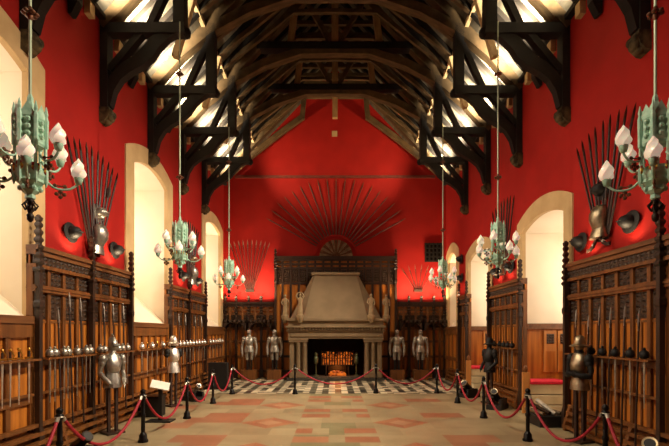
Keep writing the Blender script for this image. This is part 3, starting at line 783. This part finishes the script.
BP.place((-4.9, 15.3, 4.05), 0, 'polished breastplate hung at the foot of the far left spear fan', 'breastplates on the walls', rot=(0, .2, 0))
BPB.place((4.9, 8.2, 4.12), PI, 'bronze-toned breastplate hung at the foot of the near right spear fan', 'breastplates on the walls')
BPB.place((4.9, 13.1, 4.1), PI, 'bronze-toned breastplate hung on the spear fan between the right windows', 'breastplates on the walls')
def make_pistol():
    t = thing('flintlock_pistol', '', 'pistol')
    MB().tube([(0, 0, .02), (0, 0, .42)], .017, 8).build('barrel', 'dark_iron', t)
    MB().band([(.0, .2), (.02, .02), (.06, -.08), (.13, -.14)], [.04, .055, .05, .06], 'x', -.02, .02).build('stock', 'shaft_wood', t)
    MB().ell((0, .03, .05), .03, .03, .04, 8, 6).build('lock', 'grey_steel', t)
    return t
PI_ = Proto(make_pistol())
PI_.place((4.87, 8.42, 3.6), label='crossed flintlock pistol under the right breastplate, butt toward the window', group='crossed pistols', rot=(.7, 0, 0))
PI_.place((4.83, 8.02, 3.6), label='crossed flintlock pistol under the right breastplate, butt toward the camera', group='crossed pistols', rot=(.7, 0, PI))

# sword racks along the panelling
def make_sword(m_h, bm='pale_steel', basket=True, L=.78):
    """hangs from its guard: guard at z=0, blade down; wall side is -x"""
    t = thing('basket_hilt_sword' if basket else 'hanger_sword', '', 'sword')
    MB().beam((0, 0, 0), (0, 0, -L), .045, .012, (1, 0, 0), ends=.4).build('blade', bm, t)
    MB().tube([(0, 0, 0), (0, 0, .1)], .016, 8).build('grip', 'shaft_wood', t)
    mb = MB()
    if basket:
        mb.lathe([(.03, -.02), (.065, .0), (.075, .04), (.06, .09), (.03, .115)], 10)
    else:
        mb.box(-.02, .02, -.07, .07, -.015, .012); mb.tube([(0, .06, 0), (0, .075, .05), (0, .03, .11), (0, 0, .12)], .01, 6)
    mb.build('guard', m_h, t, True)
    MB().ell((0, 0, .13), .026, .026, .026, 8, 6).build('pommel', m_h, t, True)
    return t
SW_S = Proto(make_sword('steel', 'steel')); SW_B = Proto(make_sword('brass', 'pale_steel', False, .7)); SW_D = Proto(make_sword('black_steel', 'grey_steel')); SW_P = Proto(make_sword('pale_steel', 'grey_steel', True, .6))
def rack(s, y0, y1, label, swords, P, grp, where, z=1.62, low=True):
    t = thing('sword_rack', label, 'rack', group='oak sword racks')
    MB().box(s * 4.88, s * 4.70, y0, y1, z - .06, z - .03).build('shelf_rail', 'oak_frame', t)
    MB().box(s * 4.86, s * 4.83, y0, y1, z - .16, z - .06).build('back_rail', 'oak_frame', t)
    if low: MB().box(s * 4.87, s * 4.82, y0, y1, .99, 1.03).build('lower_rail', 'oak_frame', t)
    for i, y in enumerate(swords):
        pp = P[i % len(P)]
        pp.place((s * 4.755, y, z), rz=0 if s < 0 else PI, label='%s sword from the camera end of the rack %s' % (ORD[i], where), group=grp)
rack(-1, 5.6, 7.15, 'narrow oak sword rack under the near left window', [6.37, 6.53, 6.71, 6.93], [SW_B], 'brass-hilted swords', 'under the near left window')
rack(-1, 7.32, 8.8, 'narrow oak sword rack on the near left panelling, camera half', [7.44, 7.57, 7.83, 7.94, 8.22, 8.52, 8.66], [SW_S], 'steel basket-hilted swords, near', 'on the near left panelling')
rack(-1, 8.93, 10.5, 'narrow oak sword rack behind the steel armour on the left', [9.03, 9.2, 9.44, 9.6, 9.8, 9.98, 10.22], [SW_S], 'steel basket-hilted swords, behind armour', 'behind the left steel armour')
rack(-1, 10.64, 13.02, 'long oak sword rack under the middle left window', [10.98, 11.3, 11.6, 11.92, 12.33, 12.65, 12.9], [SW_P, SW_B], 'swords under the middle left window', 'under the middle left window')
rack(-1, 13.15, 16.6, 'long oak sword rack on the far left panelling', [13.35 + .32 * i for i in range(10)], [SW_P], 'pale-hilted swords', 'on the far left panelling')
rack(-1, 16.8, 19.2, 'long oak sword rack under the far left window', [17.0 + .36 * i for i in range(6)], [SW_P], 'swords under the far left window', 'under the far left window')
rack(1, 6.7, 9.14, 'oak sword rack behind the bronze armour on the right', [6.86, 7.19, 7.57, 7.94, 8.28, 8.7], [SW_D], 'dark basket-hilted swords', 'on the near right panelling')
rack(1, 11.75, 13.95, 'oak sword rack between the two large right windows', [11.98, 12.28, 12.58, 12.88, 13.3], [SW_D], 'dark swords between right windows', 'between the large right windows')

# pole arms standing against the panelling
PA = Proto(make_spear(2.35, 'spear', 'pale_steel', 'shaft_wood', .016))
def stand(s, ys, where, P, tips):
    for i, (y, zt) in enumerate(zip(ys, tips)):
        L = 2.35
        P.place((s * 4.70, y, zt - L), label='%s standing pole arm from the camera end %s' % (ORD[i], where), group='pole arms against the panelling', rot=(0, s * .03, 0))
stand(-1, [7.68, 8.0, 8.35], 'on the near left panelling', PA, [2.45, 2.74, 2.67])
stand(-1, [9.19, 9.57, 10.03], 'behind the left steel armour', PA, [2.62, 2.64, 2.67])
stand(-1, [13.6, 14.2, 15.2, 15.9], 'on the far left panelling', PA, [2.6, 2.6, 2.6, 2.6])
stand(1, [6.99, 7.33, 7.71, 8.03, 8.38, 8.81], 'on the near right panelling', PA, [2.39, 2.48, 2.45, 2.5, 2.34, 2.47])

# ------------------------------------------------------------------ armour on stands (faces local -y)
def armour(loc, rz, label, m, helm, arms, m2=None, legs=False, zb=0.92, stand_h=None, box=None, name='suit_of_armour', k=1.0, hm=None):
    t = thing(name, label, 'armour', (loc[0], loc[1], 0), rz, 'suits of armour on stands')
    m2 = m2 or m; hm = hm or m; z = zb
    if not box: t.scale = (.84, .84, 1)
    post = 'dark_oak'
    fb = 0.0
    if box:
        MB().box(-.3, .3, -.22, .22, 0, box).build('plinth_box', 'oak_frame', t); fb = box
    else:
        MB().box(-.21, .21, -.2, .2, 0, .04).build('base_plate', 'dark_oak', t)
    for s in (-1, 1): MB().box(s * .06, s * .12, -.035, .035, fb, z + .5).build('stand_post', 'shaft_wood' if not box else 'black_paint_and_shade', t)
    MB().loft([(z, 0, 0, .215, .185), (z + .12, 0, 0, .2, .17), (z + .24, 0, 0, .165, .14), (z + .3, 0, 0, .15, .125)], 16).build('tassets', m, t, True)
    mb = MB(); mb.loft([(z + .28, 0, 0, .15, .125), (z + .36, 0, -.03, .165, .16), (z + .46, 0, -.035, .185, .165), (z + .56, 0, -.01, .19, .14), (z + .64, 0, 0, .165, .11), (z + .68, 0, 0, .09, .085)], 16)
    mb.build('breastplate', m, t, True)
    MB().loft([(z + .66, 0, 0, .1, .095), (z + .72, 0, 0, .075, .075), (z + .76, 0, 0, .07, .075)], 12).build('gorget', m2, t, True)
    h = z + .74
    mb = MB()
    if helm == 'close':
        mb.loft([(h, 0, 0, .08, .09), (h + .05, 0, -.02, .1, .125), (h + .12, 0, -.02, .108, .14), (h + .19, 0, 0, .1, .125), (h + .25, 0, .01, .06, .08), (h + .275, 0, .01, .01, .03)], 14)
        mb.band([(-.12, h + .13), (-.06, h + .26), (.02, h + .31), (.1, h + .26), (.13, h + .14)], .04, 'x', -.01, .01)
        mb.prism([(-.12, h + .05), (-.2, h + .09), (-.12, h + .16)], 'x', -.05, .05)
    elif helm == 'brim':
        mb.lathe([(.11, h + .07), (.185, h + .045), (.2, h + .06), (.12, h + .1), (.115, h + .16), (.085, h + .23), (.03, h + .265), (.01, h + .27)], 16, sy=1.15)
        mb.loft([(h - .01, 0, 0, .07, .08), (h + .08, 0, 0, .1, .11)], 12)
    elif helm == 'small':
        mb.loft([(h - .01, 0, 0, .065, .07), (h + .06, 0, -.01, .085, .1), (h + .13, 0, -.01, .09, .11), (h + .2, 0, 0, .07, .08), (h + .235, 0, 0, .01, .02)], 14)
        mb.prism([(-.08, h + .06), (-.15, h + .08), (-.08, h + .14)], 'x', -.04, .04)
    mb.build('helmet', hm, t, True)
    if helm in ('close', 'small'):
        MB().box(-.062, .062, -.135 if helm == 'close' else -.118, -.1, h + .13, h + .145).build('eye_slit', 'black_paint_and_shade', t)  # black bar stands in for the shade inside the slit
    for s in (-1, 1):
        p = MB().ell((s * .225, 0, z + .56), .095, .1, .105, 12, 8); p.ell((s * .245, 0, z + .49), .08, .088, .08, 12, 8); p.build('pauldron', m2, t, True)
        if arms == 'akimbo': pts = [(s * .24, 0, z + .5), (s * .265, .03, z + .38), (s * .27, .04, z + .29), (s * .24, -.08, z + .2), (s * .2, -.17, z + .13)]
        elif arms == 'hang': pts = [(s * .25, 0, z + .5), (s * .29, .01, z + .34), (s * .31, .0, z + .22), (s * .31, -.04, z + .08), (s * .3, -.06, z - .02)]
        elif arms == 'front': pts = [(s * .25, 0, z + .5), (s * .28, 0, z + .36), (s * .28, -.02, z + .26), (s * .18, -.17, z + .27), (s * .06, -.22, z + .29)]
        else: continue
        MB().tube(pts, [.07, .06, .058, .052, .042], 10).build('arm', m2, t, True)
        e = Vector(pts[-1]); d = (e - Vector(pts[-2])).normalized()
        mb = MB(); mb.tube([e - d * .05, e + d * .02, e + d * .1], [.055, .05, .038], 10)
        for f in range(4):
            off = Vector((.0, -.024 + .016 * f, 0)) if arms == 'hang' else Vector((0, 0, -.024 + .016 * f))
            mb.tube([e + d * .08 + off, e + d * (.14 + .012 * (1 - abs(f - 1.5))) + off, e + d * .165 + off + Vector((-s * .02, 0, -.012))], [.011, .01, .008], 6)
        mb.tube([e + d * .04, e + d * .08 + Vector((-s * .03, -.03, 0)), e + d * .11 + Vector((-s * .035, -.045, 0))], [.013, .011, .009], 6)
        mb.build('gauntlet', m2, t, True)
    if legs:
        for s in (-1, 1):
            MB().loft([(z - .34, s * .1, 0, .06, .065), (z - .25, s * .105, -.01, .075, .085), (z - .1, s * .11, 0, .085, .09), (z + .06, s * .1, 0, .095, .1)], 12).build('cuisse', m, t, True)
    return t
def face(dx, dy): return math.atan2(dx, -dy)
armour((-4.44, 8.9), face(1, -.75), 'steel half armour with closed helmet standing by the near left panelling', 'steel', 'close', 'akimbo')
armour((-4.42, 12.2), face(1, -.7), 'half armour with pale brimmed helmet and dark shoulders under the middle left window', 'pale_steel', 'brim', 'none', 'black_steel', hm='pale_steel')
armour((4.5, 8.2), face(-1, -.35), 'bronze-toned half armour with brimmed helmet by the near right panelling', 'bronze_steel', 'brim', 'front', 'black_steel', zb=.96, hm='bronze_steel')
armour((4.42, 12.75), face(-1, -.5), 'blackened half armour with wide hat helmet between the right windows', 'black_steel', 'brim', 'akimbo', zb=.88)
for x, lab in ((-3.69, 'grey steel armour on a box plinth, left of the fireplace and nearer the corner'), (-2.6, 'grey steel armour on a box plinth, close beside the left fireplace columns'),
               (2.66, 'grey steel armour on a box plinth, close beside the right fireplace columns'), (3.68, 'grey steel armour on a box plinth, right of the fireplace and nearer the corner')):
    armour((x, 19.2), 0, lab, 'grey_steel', 'small', 'hang', legs=True, zb=1.18, box=.42)

# ------------------------------------------------------------------ chandeliers
def make_chandelier():
    t = thing('chandelier', '', 'chandelier')
    MB().tube([(0, 0, 1.05), (0, 0, 5.3)], .015, 8).build('hanging_rod', 'verdigris_rod', t)
    for z in (2.02, 4.2):
        mb = MB(); mb.lathe([(.016, z - .07), (.03, z - .04), (.035, z), (.03, z + .04), (.016, z + .07)], 10)
        for j in range(6): a = PI * j / 3; mb.ell((.055 * math.cos(a), .055 * math.sin(a), z), .03, .03, .02, 6, 5)
        mb.build('rod_knot', 'rust_iron', t, True)
    r = .14
    MB().lathe([(.012, 1.25), (.03, 1.2), (.03, 1.16), (.05, 1.12), (.07, 1.04), (.11, 1.0), (.09, .99)], 6).build('spire', 'verdigris', t).scale = (1, 1, .96)
    mb = MB(); mb.lathe([(r * .8, .7), (r * .98, .72), (r, .76), (r * .92, .8), (r * .92, .95), (r, .98), (r * .97, 1.02), (r * .7, 1.03)], 6)
    for j in range(6):
        a = PI * j / 3; c, s_ = math.cos(a), math.sin(a)
        mb.lathe([(.02, .68), (.024, .98), (.014, 1.02), (.02, 1.05), (.004, 1.13)], 6, (r * c, r * s_, 0))
        b2 = a + PI / 6; x, y = r * .87 * math.cos(b2), r * .87 * math.sin(b2)
        mb.add([(x - .075 * math.sin(b2), y + .075 * math.cos(b2), .97), (x + .075 * math.sin(b2), y - .075 * math.cos(b2), .97), (x * 1.05, y * 1.05, 1.12), (x * .85, y * .85, .99)], [(0, 1, 2), (1, 3, 2), (3, 0, 2), (0, 3, 1)])
        for q in range(3): mb.ell((x, y, .78 + .075 * q), .03, .03, .03, 6, 4)
    mb.build('gothic_crown', 'verdigris', t).scale = (1, 1, .96)
    MB().lathe([(r * .86, .69), (r * .9, .71), (r * .86, .735)], 6).build('dark_band', 'rust_iron', t).scale = (1, 1, .96)
    mb = MB()
    for j in range(6):
        a = PI * j / 3; c, s_ = math.cos(a), math.sin(a)
        mb.tube([(r * .95 * c, r * .95 * s_, .36), (r * .95 * c, r * .95 * s_, .72)], .017, 6)
    mb.lathe([(r * .95, .36), (r, .39), (r * .93, .44)], 6); mb.lathe([(r * .93, .655), (r, .68), (r * .95, .72)], 6)
    mb.tube([(0, 0, .3), (0, 0, .75)], .03, 8)
    mb.build('lantern_cage', 'verdigris', t)
    mb = MB(); mb.lathe([(.02, .1), (.05, .12), (.045, .16), (.085, .2), (.075, .24), (.13, .29), (.12, .32), (r, .36), (r * 1.02, .41), (r * .9, .43)], 6)
    for j in range(6):
        a = PI * j / 3; c, s_ = math.cos(a), math.sin(a)
        mb.lathe([(.004, .25), (.02, .3), (.02, .42), (.004, .5)], 5, (r * c, r * s_, 0)); mb.ell((.09 * c, .09 * s_, .22), .025, .025, .03, 6, 4)
    mb.build('lower_tier', 'verdigris', t)
    mb = MB(); mb.lathe([(.01, -.12), (.03, -.1), (.035, -.05), (.02, -.03), (.035, .02), (.02, .05), (.045, .09), (.03, .12)], 10)
    for j in range(6): a = PI * j / 3; mb.tube([(.03 * math.cos(a), .03 * math.sin(a), .09), (.07 * math.cos(a), .07 * math.sin(a), .05), (.04 * math.cos(a), .04 * math.sin(a), .0)], .01, 6)
    mb.build('pendant', 'dark_iron', t, True)
    for j in range(6):
        a = PI * j / 3 + PI / 6
        MB().prism([(-.035, .46), (.035, .46), (.035, .4), (0, .355), (-.035, .4)], 'y', -.142, -.127).build('shield', 'shield_paint', t).rotation_euler = (0, 0, a)
    def arm(r1, z0, z1, droop, ang, scale):
        pts = [(.13, 0, z0), (.13 + (r1 - .13) * .3, 0, z0 - droop), (.13 + (r1 - .13) * .7, 0, z0 - droop * .9), (r1 - .01, 0, z0 + .0), (r1, 0, z1 - .01)]
        # smooth
        P = [Vector(p) for p in pts]; sm = []
        for i in range(len(P) - 1):
            p0, p1, p2, p3 = P[max(i - 1, 0)], P[i], P[i + 1], P[min(i + 2, len(P) - 1)]
            for q in range(4):
                u = q / 4; sm.append(.5 * ((2 * p1) + (-p0 + p2) * u + (2 * p0 - 5 * p1 + 4 * p2 - p3) * u * u + (-p0 + 3 * p1 - 3 * p2 + p3) * u ** 3))
        sm.append(P[-1])
        o = MB().tube(sm, .012, 7).build('arm', 'verdigris', t, True); o.rotation_euler = (0, 0, ang)
        mb = MB(); xm = .13 + (r1 - .13) * .45; zm = z0 - droop
        for dx, dz in ((0, -.03), (-.035, -.055), (.035, -.055), (0, -.085), (-.05, .03), (.04, .03)): mb.ell((xm + dx, 0, zm + dz), .022, .014, .022, 6, 5)
        mb.tube([(xm, 0, zm), (xm, 0, zm - .085)], .008, 5); mb.tube([(xm - .05, 0, zm + .03), (xm + .04, 0, zm + .03)], .007, 5)
        mb.build('leaf_scroll', 'rust_iron', o)
        MB().lathe([(.012, z1 - .03), (.03, z1 - .02), (.042, z1 + .02), (.045, z1 + .045), (.03, z1 + .05)], 10, (r1, 0, 0)).build('cup', 'verdigris', o, True)
        n = 10; mb = MB(); prof = [(.03, z1 + .03), (.052, z1 + .055), (.06, z1 + .09), (.056, z1 + .125), (.044, z1 + .16), (.034, z1 + .185), (.018, z1 + .21), (.004, z1 + .235)]
        vs = []; 
        for i, (rr, z) in enumerate(prof):
            for jj in range(n):
                an = 2 * PI * jj / n + .35 * i; kx = 1 + (.16 if jj % 2 else -.08); vs.append((r1 + 1.15 * rr * kx * math.cos(an), 1.15 * rr * kx * math.sin(an), z + (z - z1) * .08))
        fs = [(i * n + jj, i * n + (jj + 1) % n, (i + 1) * n + (jj + 1) % n, (i + 1) * n + jj) for i in range(len(prof) - 1) for jj in range(n)]
        fs += [tuple(range(n - 1, -1, -1)), tuple((len(prof) - 1) * n + jj for jj in range(n))]
        mb.add(vs, fs); mb.build('flame_shade', 'flame_glass', o, True)
    for j in range(4): arm(.43, .33, .36, .07, PI * j / 2 + .1, 1)
    for j in range(4): arm(.36, .55, .60, .06, PI * j / 2 + PI / 4 + .1, .9)
    return t
CHP = Proto(make_chandelier())
for x, k, rz, lab in ((-3.13, 0, .42, 'verdigris hanging lantern chandelier nearest the camera on the left'), (-3.27, 2, .2, 'verdigris hanging lantern chandelier before the middle left window'),
                      (-3.38, 4, .1, 'verdigris hanging lantern chandelier by the left end of the fireplace wall'),
                      (3.29, 0, .81, 'verdigris hanging lantern chandelier nearest the camera on the right'), (3.435, 2, .1, 'verdigris hanging lantern chandelier before the large right windows'),
                      (3.44, 4, .2, 'verdigris hanging lantern chandelier by the black grille on the right')):
    CHP.place((x, TR[k] - .18, 3.26), rz, lab, 'verdigris lantern chandeliers')

# ------------------------------------------------------------------ barrier posts and ropes
def make_post():
    t = thing('barrier_post', '', 'barrier post')
    MB().lathe([(.09, 0), (.095, .03), (.075, .06), (.07, .13), (.05, .16), (.04, .18)], 14).build('base', 'stanchion_black', t, True)
    MB().lathe([(.036, .16), (.036, .45), (.046, .47), (.046, .51), (.034, .53), (.034, .84)], 12).build('pole', 'stanchion_black', t, True)
    MB().lathe([(.034, .8), (.055, .82), (.058, .87), (.04, .89), (.048, .92), (.045, .95), (.02, .975), (.005, .98)], 12).build('cap', 'stanchion_black', t, True)
    MB().lathe([(.058, .845), (.064, .85), (.058, .858)], 12).build('ring', 'grey_steel', t, True)
    return t
PO = Proto(make_post())
posts = [(-3.78, 6.12), (-3.52, 8.18), (-3.46, 10.43), (-3.46, 12.65), (-3.37, 14.6), (-1.31, 14.6), (1.36, 14.8), (3.38, 14.8), (3.5, 12.74), (3.5, 10.5), (3.57, 8.26), (3.88, 6.4)]
plab = ['beside the black gun bed nearest the camera on the left', 'left row, second from the camera, beside the white sign', 'left row, third from the camera, by the small mortar', 'left row, fourth from the camera',
        'at the left corner of the chequered pavement', 'in front of the left fireplace columns', 'in front of the right fireplace columns', 'at the right corner of the chequered pavement',
        'right row, fourth from the camera', 'right row, third from the camera, by the round mortar', 'right row, second from the camera, before the red seat', 'right row, nearest the camera by the brass gun']
for (x, y), l in zip(posts, plab): PO.place((x, y, 0), 0, 'black rope barrier post ' + l, 'rope barrier posts')
def rope(p, q, label, sag=.55):
    pts = []; n = 20
    for i in range(n + 1):
        u = i / n; pts.append((p[0] + (q[0] - p[0]) * u, p[1] + (q[1] - p[1]) * u, .84 - sag * (1 - (2 * u - 1) ** 2) ** 1.0))
    t = thing('barrier_rope', label, 'rope', group='red barrier ropes')
    MB().tube(pts, .024, 8).build('rope', 'rope_red', t, True)
    for a, b_ in ((0, 1), (n, n - 1)):
        A, B_ = Vector(pts[a]), Vector(pts[b_]); MB().tube([A, A + (B_ - A).normalized() * .07], .028, 8).build('end_clip', 'grey_steel', t)
rl = ['from the nearest left post to the next', 'between the second and third left posts', 'between the third and fourth left posts', 'from the fourth left post to the left pavement corner',
      'across the left side of the chequered pavement', 'across the front of the fireplace', 'across the right side of the chequered pavement', 'from the right pavement corner to the fourth right post',
      'between the third and fourth right posts', 'between the second and third right posts', 'from the second right post to the nearest right post']
for i in range(11):
    a, c = posts[i], posts[i + 1]; d = Vector((c[0] - a[0], c[1] - a[1])).normalized() * .05
    rope((a[0] + d.x, a[1] + d.y), (c[0] - d.x, c[1] - d.y), 'red barrier rope ' + rl[i], .60 if i not in (4, 5, 6) else .52)
rope((-3.77, 6.07), (-3.4, 4.0), 'red barrier rope leaving the nearest left post toward the camera', .62)
rope((3.87, 6.35), (3.45, 4.2), 'red barrier rope leaving the nearest right post toward the camera', .62)

# ------------------------------------------------------------------ information desk, mortars, crates
t = thing('information_stand', 'low black information stand with a tilted white sign beside the left rope', 'sign', (-3.95, 10.1, 0), .0)
MB().box(-.28, .28, -.18, .18, 0, .03).build('base', 'black_paint_and_shade', t)
MB().box(-.04, .04, -.03, .03, .03, .78).build('post', 'black_paint_and_shade', t)
o = MB().box(-.2, .2, -.14, .14, -.01, .01).build('sign_panel', 'sign_white', t); o.location = (0, -.02, .82); o.rotation_euler = (.55, .25, .35)

def mortar(loc, rz, label, m_b, m_r, name='mortar', size=1.0, elev=.9, rk=1.0):
    t = thing(name, label, 'gun', loc, rz, 'small guns on black beds')
    k = size
    mb = MB(); mb.box(-.34 * k, .34 * k, -.2 * k, .2 * k, 0, .14 * k); mb.box(-.2 * k, .3 * k, -.2 * k, -.13 * k, .12 * k, .3 * k); mb.box(-.2 * k, .3 * k, .13 * k, .2 * k, .12 * k, .3 * k); mb.build('bed', 'black_paint_and_shade', t)
    M = Matrix.Rotation(elev, 3, 'Y')
    MB().lathe([(a * k * rk, z * k) for a, z in ((.03, -.1), (.1, -.06), (.12, .04), (.105, .16), (.1, .28), (.12, .3), (.12, .34))], 16, (0, 0, .28 * k), M).build('barrel', m_b, t, True)
    mb = MB(); prof = [(.09, .34), (.09, .37), (.125, .375), (.13, .345), (.12, .335)]
    mb.lathe([(a * k * rk, z * k) for a, z in prof], 18, (0, 0, .28 * k), M); mb.build('muzzle_ring', m_r, t, True)
    mb = MB(); mb.lathe([(.092 * k * rk, .365 * k), (.092 * k * rk, .372 * k)], 16, (0, 0, .28 * k), M); mb.build('bore', 'black_paint_and_shade', t)  # black disc caps the muzzle, standing in for shade inside the bore
    mb = MB(); mb.tube([(0, -.18 * k, .3 * k), (0, .18 * k, .3 * k)], .03 * k, 8); mb.build('trunnion', 'dark_iron', t)
mortar((4.3, 11.8, 0), PI + .9, 'small mortar with pale muzzle on a black bed near the third right post', 'dark_bronze', 'bronze_steel', size=.95, rk=.8)
mortar((4.2, 5.85, 0), PI + .8, 'brass-mouthed mortar with bright ring nearest the camera on the right', 'bronze_steel', 'pale_brass', size=1.25, elev=.95, rk=.56)
mortar((-4.2, 13.2, 0), -.6, 'small pale-mouthed mortar on a black bed near the third left post', 'grey_steel', 'pale_steel', size=.9, rk=.7)
mortar((-3.95, 6.75, 0), -.3, 'mortar on a black bed nearest the camera on the left', 'dark_bronze', 'dark_iron', size=.9, rk=.8)
mortar((4.2, 13.95, 0), PI + .6, 'small dark mortar on a black bed before the second red window seat', 'dark_bronze', 'bronze_steel', size=.9)
t = thing('black_box', 'low black display box against the left panelling behind the white sign', 'box', (-4.38, 10.75, 0)); MB().box(-.22, .22, -.2, .2, 0, .46).build('body', 'black_paint_and_shade', t, bevel=.01); MB().box(-.24, .24, -.22, .22, .45, .5).build('lid', 'stanchion_black', t)
t = thing('black_screen', 'tall black box screen in the left corner near the chequered pavement', 'box', (-4.15, 15.9, 0)); MB().box(-.34, .34, -.12, .12, .04, .95).build('panel', 'black_paint_and_shade', t, bevel=.01); MB().box(-.36, .36, -.16, .16, 0, .05).build('foot', 'stanchion_black', t)
t = thing('gun_bed', 'black gun bed carrying a bundle of short barrels before the near red seat', 'gun', (4.62, 9.75, 0)); MB().box(-.3, .3, -.35, .35, 0, .24).build('bed', 'black_paint_and_shade', t, bevel=.01)
for i in range(4):
    MB().tube([(-.2 + .12 * i, -.32, .28 + .02 * (i % 2)), (-.3 + .12 * i, .3, .3 + .09 * (i % 3))], [.04, .055], 10).build('barrel', ['bronze_steel', 'dark_bronze', 'grey_steel', 'bronze_steel'][i], t, True)

# ------------------------------------------------------------------ lights
def light(kind, name, loc, power, col=(1, .8, .55), tgt=None, **kw):
    l = bpy.data.lights.new(name, kind); l.energy = power; l.color = col
    for k_, v in kw.items(): setattr(l, k_, v)
    o = bpy.data.objects.new(name, l); COL.objects.link(o); o.location = loc
    if tgt is not None: o.rotation_euler = (Vector(tgt) - Vector(loc)).to_track_quat('-Z', 'Y').to_euler()
    return o
WARM = (1.0, .74, .44); FILL = (1.0, .85, .64)
for s in (-1, 1):
    # uplighters behind the wall plate washing the foot of the roof slope
    for k in range(6):
        for dy in (.3, 1.45):
            if TR[k] + dy < 18.6: light('AREA', 'roof_uplight', (s * 4.2, TR[k] + dy, 8.76), 190, (1, .92, .74), (s * (4.45 if dy < 1 else 4.6), TR[k] + dy + .5, 9.5), size=.22, spread=1.7)
    for k in (0, 2, 4): light('SPOT', 'fill_spot', (s * 3.1, TR[k] - .3, 8.25), 2700 if s > 0 else 1250, FILL, (-s * 4.6, TR[k] + 1.8, 1.0), spot_size=1.5, spot_blend=.9, shadow_soft_size=.15)  # added fill spots without fixtures, brightening panels and floor
    light('SPOT', 'gable_spot', (s * 3.5, 17.2, 8.7), 420, WARM, (s * .2, BACK, 10.2), spot_size=1.7, spot_blend=.7, shadow_soft_size=.05)
# wall washers behind the panelling cornices
for s, ys in ((-1, (8.4, 9.9, 14.4, 15.9)), (1, (7.4, 8.6, 12.7, 13.5, 17.4))):
    for y in ys: light('AREA', 'wall_washer', (s * 4.75, y, 3.47), (9 if s < 0 else 5), WARM, (s * 4.95, y, 5.0), size=.2, spread=2.3)
for x in (-4.66, -4.14, -3.58, -3.02, 3.02, 3.58, 4.14, 4.66): light('AREA', 'wall_washer', (x, BACK - .6, 3.3), 26, WARM, (x, BACK, 5.0), size=.16, spread=1.9)
light('POINT', 'fire_glow', (.1, 19.2, .5), 14, (1, .3, .06), shadow_soft_size=.2)
wd = bpy.data.worlds.new('World'); sc.world = wd; wd.use_nodes = True
wd.node_tree.nodes['Background'].inputs[0].default_value = (.02, .018, .015, 1)

# ------------------------------------------------------------------ camera
cam = bpy.data.cameras.new('Camera'); co = bpy.data.objects.new('Camera', cam); COL.objects.link(co)
co.location = (0, 0, 2.0); co.rotation_euler = (PI / 2, 0, 0)
cam.sensor_width = 36; cam.lens = 36 * 446 / 669; cam.shift_y = 110 / 669; cam.shift_x = -.5 / 669
cam.clip_end = 100
sc.camera = co
vs = sc.view_settings
vs.view_transform = 'Standard'; vs.look = 'None'; vs.gamma = 1.0; vs.exposure = 0.0; vs.use_curve_mapping = False
sc.cycles.use_denoising = True
